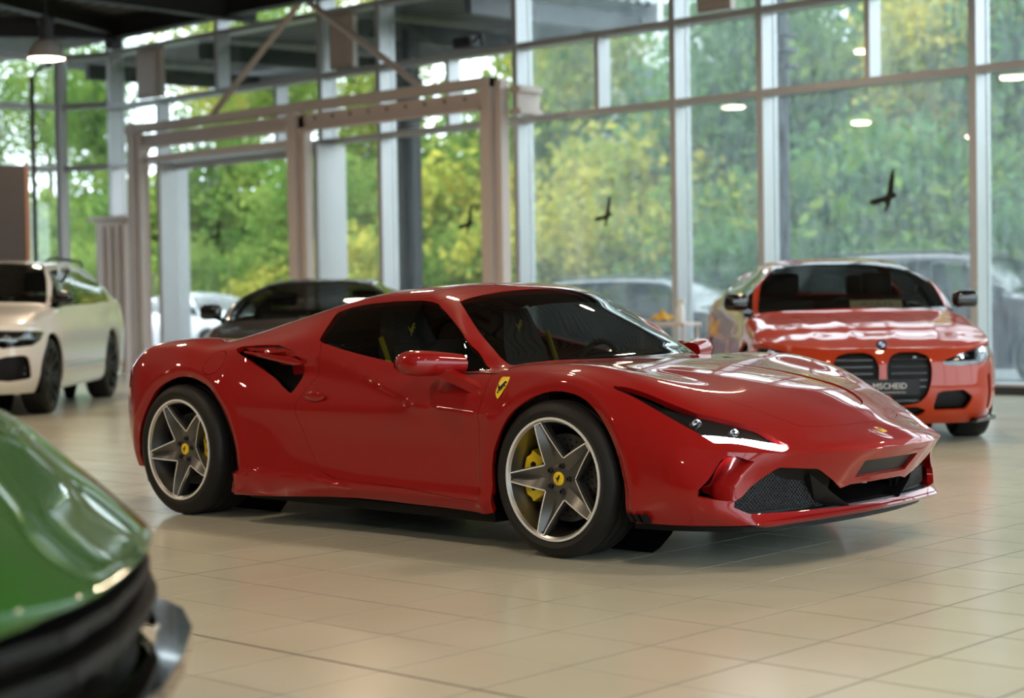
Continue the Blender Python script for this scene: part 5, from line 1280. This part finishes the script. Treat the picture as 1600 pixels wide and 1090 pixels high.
o = put(bpy.data.objects.new('undergrowth', me)); o['kind'] = 'stuff'; tag(o, 'tangled green and yellowing undergrowth covering the bank outside', 'undergrowth')
for Y, n_, sc, skip in ((27, 10, .72, ((630, 820), (985, 1065))), (32, 11, .85, ((640, 790), (960, 1060))), (38, 11, 1.0, ((650, 800), (970, 1050)))):
    for i in range(n_):
        u = -80 + (i + random.uniform(.1, .9)) * 1800 / n_
        if any(a < u < b for a, b in skip): continue
        x = fan(u, Y); yel = 560 < u < 1040 or random.random() < .12
        m = L_yellow if yel else (L_blue if u > 1050 and random.random() < .6 else L_green)
        lab = {'yellow_green_leaves': 'tall tree turning yellow above the bank', 'blue_green_leaves': 'tall bluish green tree above the bank', 'green_leaves': 'tall green tree above the bank'}[m.name]
        plant(i % 2, x, Y + random.uniform(-1, 1), sc * random.uniform(.85, 1.2), m, lab, 'tree', 'trees above the bank')
# ---- white buildings behind the trees
M_bw = principled('white_render', (.80, .80, .80), .7, noise=(.5, .05)); M_bgl = principled('far_window', (.12, .15, .18), .2)
def house(x, y, w, d, h, z, nwin, rows, label):
    e = empty('white_house', (x, y, z), RAD(35), label, 'building')
    MB().box((-w / 2, -d / 2, -6), (w / 2, d / 2, h)).build('wall', M_bw, e); MB().box((-w / 2 - .4, -d / 2 - .4, h), (w / 2 + .4, d / 2 + .4, h + .35)).build('roof', M_dark, e)
    for j in range(rows):
        for i in range(nwin):
            x0 = -w / 2 + (i + .5) * w / nwin
            wn = MB().box((x0 - .65, -d / 2 - .05, 1.0 + j * 2.9), (x0 + .65, -d / 2 + .05, 2.5 + j * 2.9)).build('window', M_bgl, e)
            MB().box((x0 - .03, -d / 2 - .09, 1.0 + j * 2.9), (x0 + .03, -d / 2 - .05, 2.5 + j * 2.9)).build('window_bar', M_bw, wn)
random.seed(29)
for u in (-330, -220, 1790, 1900, 2010):     # both ends of the bank
    for Y in (27, 33):
        m = L_green if u < 0 else L_blue
        plant(int(Y) % 2, fan(u, Y) + random.uniform(-1, 1), Y, .85, m, 'tall green tree above the bank' if u < 0 else 'tall bluish green tree above the bank', 'tree', 'trees above the bank')
house(fan(1015, 52), 52, 9, 8, 7.5, 5.0, 3, 2, 'white rendered house with dark windows behind the yellow tree')
house(fan(1500, 50), 50, 16, 8, 2.6, 4.2, 6, 1, 'long low white building behind the bluish green trees')
# ---- canopy, columns
cp = empty('canopy', (-17, 12.5, 5.3), 0, 'grey corrugated entrance canopy outside the upper facade', 'canopy')
pr = []; y = -1.3
while y < 2.6: pr += [(y, .25 + y * .04), (y + .1, .25 + y * .04), (y + .13, .31 + y * .04), (y + .23, .31 + y * .04)]; y += .26
v = [(x, p_[0], p_[1]) for x in (-6, 5.3) for p_ in pr]; n = len(pr)
meshobj('deck', v, [(i, i + 1, n + i + 1, n + i) for i in range(n - 1)], M_deck, cp)
MB().box((-6, 2.5, .05), (5.3, 2.62, .5)).build('fascia', M_alu, cp)
for x in (-4.5, -1.2, 2.3, 4.9): MB().bar((x, -1.35, -.02), (x, 2.5, .08), .14, .28).build('rafter', M_dark, cp)
for x, r_, lab in ((-14.75, .21, 'thick dark round steel column outside behind the portal'), (-7.76, .085, 'slim dark downpipe with stacked collars outside the rainy panes')):
    e = empty('column', (x, 12.5, -.06), 0, lab, 'column')
    MB().lathe([(0, 0), (r_, 0), (r_, 5.4), (0, 5.4)], 20, 0, 'z').build('shaft', M_dark, e, True, 50)
    for z in ((4.0, 4.6) if r_ > .1 else (4.1, 4.3, 4.5)): MB().lathe([(r_, z), (r_ * 2.4 if r_ < .1 else r_ * 1.25, z + .01), (r_ * 2.4 if r_ < .1 else r_ * 1.25, z + .05), (r_, z + .07)], 20, 0, 'z').build('collar', M_dark, e, True, 30)
# ---- parked cars in the yard
M_anth = principled('anthracite_paint', (.04, .044, .05), .35, .3, .35); M_blk = principled('black_paint', (.010, .010, .012), .3, 0, .35); M_wht = principled('plain_white_paint', (.78, .80, .82), .35, 0, 1.0); M_plum = principled('plum_paint', (.03, .012, .02), .35, .3, .35)
M_lt = glass('light_car_glass', (.55, .62, .60), 1.5)
ES = dict(w=.92, g=.16, zs=.86, H=1.48, wb=2.85, ro=1.02, fo=.85, xb=-.45, xt=-1.2, xr=-3.35, xrb=-3.7, zc=1.0, zn=.78, zdk=1.08, zb=1.0, zbr=1.06, R=.335, sg0=-3.4, bp=(-1.7, -2.75), wr=.62)
SU = dict(w=.96, g=.22, zs=1.0, H=1.70, wb=2.9, ro=.95, fo=.85, xb=-.42, xt=-1.1, xr=-3.3, xrb=-3.65, zc=1.13, zn=.95, zdk=1.15, zb=1.12, zbr=1.18, R=.375, sg0=-3.35, bp=(-1.75, -2.75), wr=.66)
SA = dict(w=.90, g=.16, zs=.85, H=1.45, wb=2.7, ro=.95, fo=.85, xb=-.42, xt=-1.15, xr=-2.35, xrb=-2.95, zc=.98, zn=.76, zdk=1.05, zb=.98, zbr=1.02, R=.33, sg0=-2.6, bp=-1.55, wr=.60)
for nm, lab, p_, pt_, lc, rz, rl in (
    ('estate_car', 'anthracite estate car parked side-on outside the rainy glass', ES, M_anth, (-9.45, 14.2, -.06), 0, M_anth),
    ('parked_suv', 'dark plum SUV with roof rails parked outside behind the orange-red sedan', SU, M_plum, (-4.6, 14.2, -.06), RAD(0), M_dark),
    ('hatchback_suv', 'black SUV seen tail-on between the estate car and the plum SUV outside', SU, M_blk, (-11.3, 18.0, -.06), RAD(152), None),
    ('white_sedan', 'white sedan parked outside beyond the sliding door', SA, M_wht, (-23.6, 16.2, -.06), RAD(-4), None),
    ('dark_sedan', 'anthracite sedan parked outside beside the left glazing', SA, M_anth, (-27.5, 14.6, -.06), RAD(8), None),
    ('grey_sedan', 'black sedan parked close to the glass right of the plum SUV', SA, M_blk, (-1.2, 13.4, -.06), RAD(178), None)):
    gen_car(nm, lab, p_, pt_, lc, rz, glassm=M_lt, fine=.8, rim='five', rails=rl)
# ---- cleaning bits on a trolley behind the red car
tr = empty('service_trolley', (-7.2, 9.3, 0), RAD(10), 'low grey service trolley beside a facade mullion', 'trolley')
rbox('tray', (-.3, -.22, .78), (.3, .22, .82), M_steel, tr, .01); 
for a in (-.26, .26):
    for b in (-.18, .18): MB().tube([(a, b, .02), (a, b, .78)], .015, 6).build('leg', M_steel, tr)
rbox('shelf', (-.28, -.2, .25), (.28, .2, .28), M_steel, tr, .01)
bt = empty('spray_bottle', (-7.0, 9.25, .82), 0, 'white plastic spray bottle standing on the service trolley', 'bottle')
MB().lathe([(0, 0), (.05, 0), (.052, .14), (.03, .20), (.02, .22), (0, .22)], 16, 0, 'z').build('bottle_body', M_wht, bt, True, 40); MB().box((-.02, -.015, .22), (.06, .015, .27)).build('spray_head', M_wht, bt)
ct = MB(); r_ = np.random.default_rng(5); nn = 12
vv = [((i / nn - .5) * .34, (j / nn - .5) * .30, .03 + .10 * math.exp(-(((i / nn - .5) * 3.2) ** 2 + ((j / nn - .5) * 3.0) ** 2)) + .02 * math.sin(i * 1.3 + j)) for j in range(nn + 1) for i in range(nn + 1)]
ct.add(vv, [(j * (nn + 1) + i, j * (nn + 1) + i + 1, (j + 1) * (nn + 1) + i + 1, (j + 1) * (nn + 1) + i) for j in range(nn) for i in range(nn)])
o = ct.build('polishing_cloth', principled('yellow_cloth', (.75, .42, .06), .9), None, True, 60, (-7.3, 9.3, .825)); tag(o, 'crumpled yellow polishing cloth on the service trolley', 'cloth')
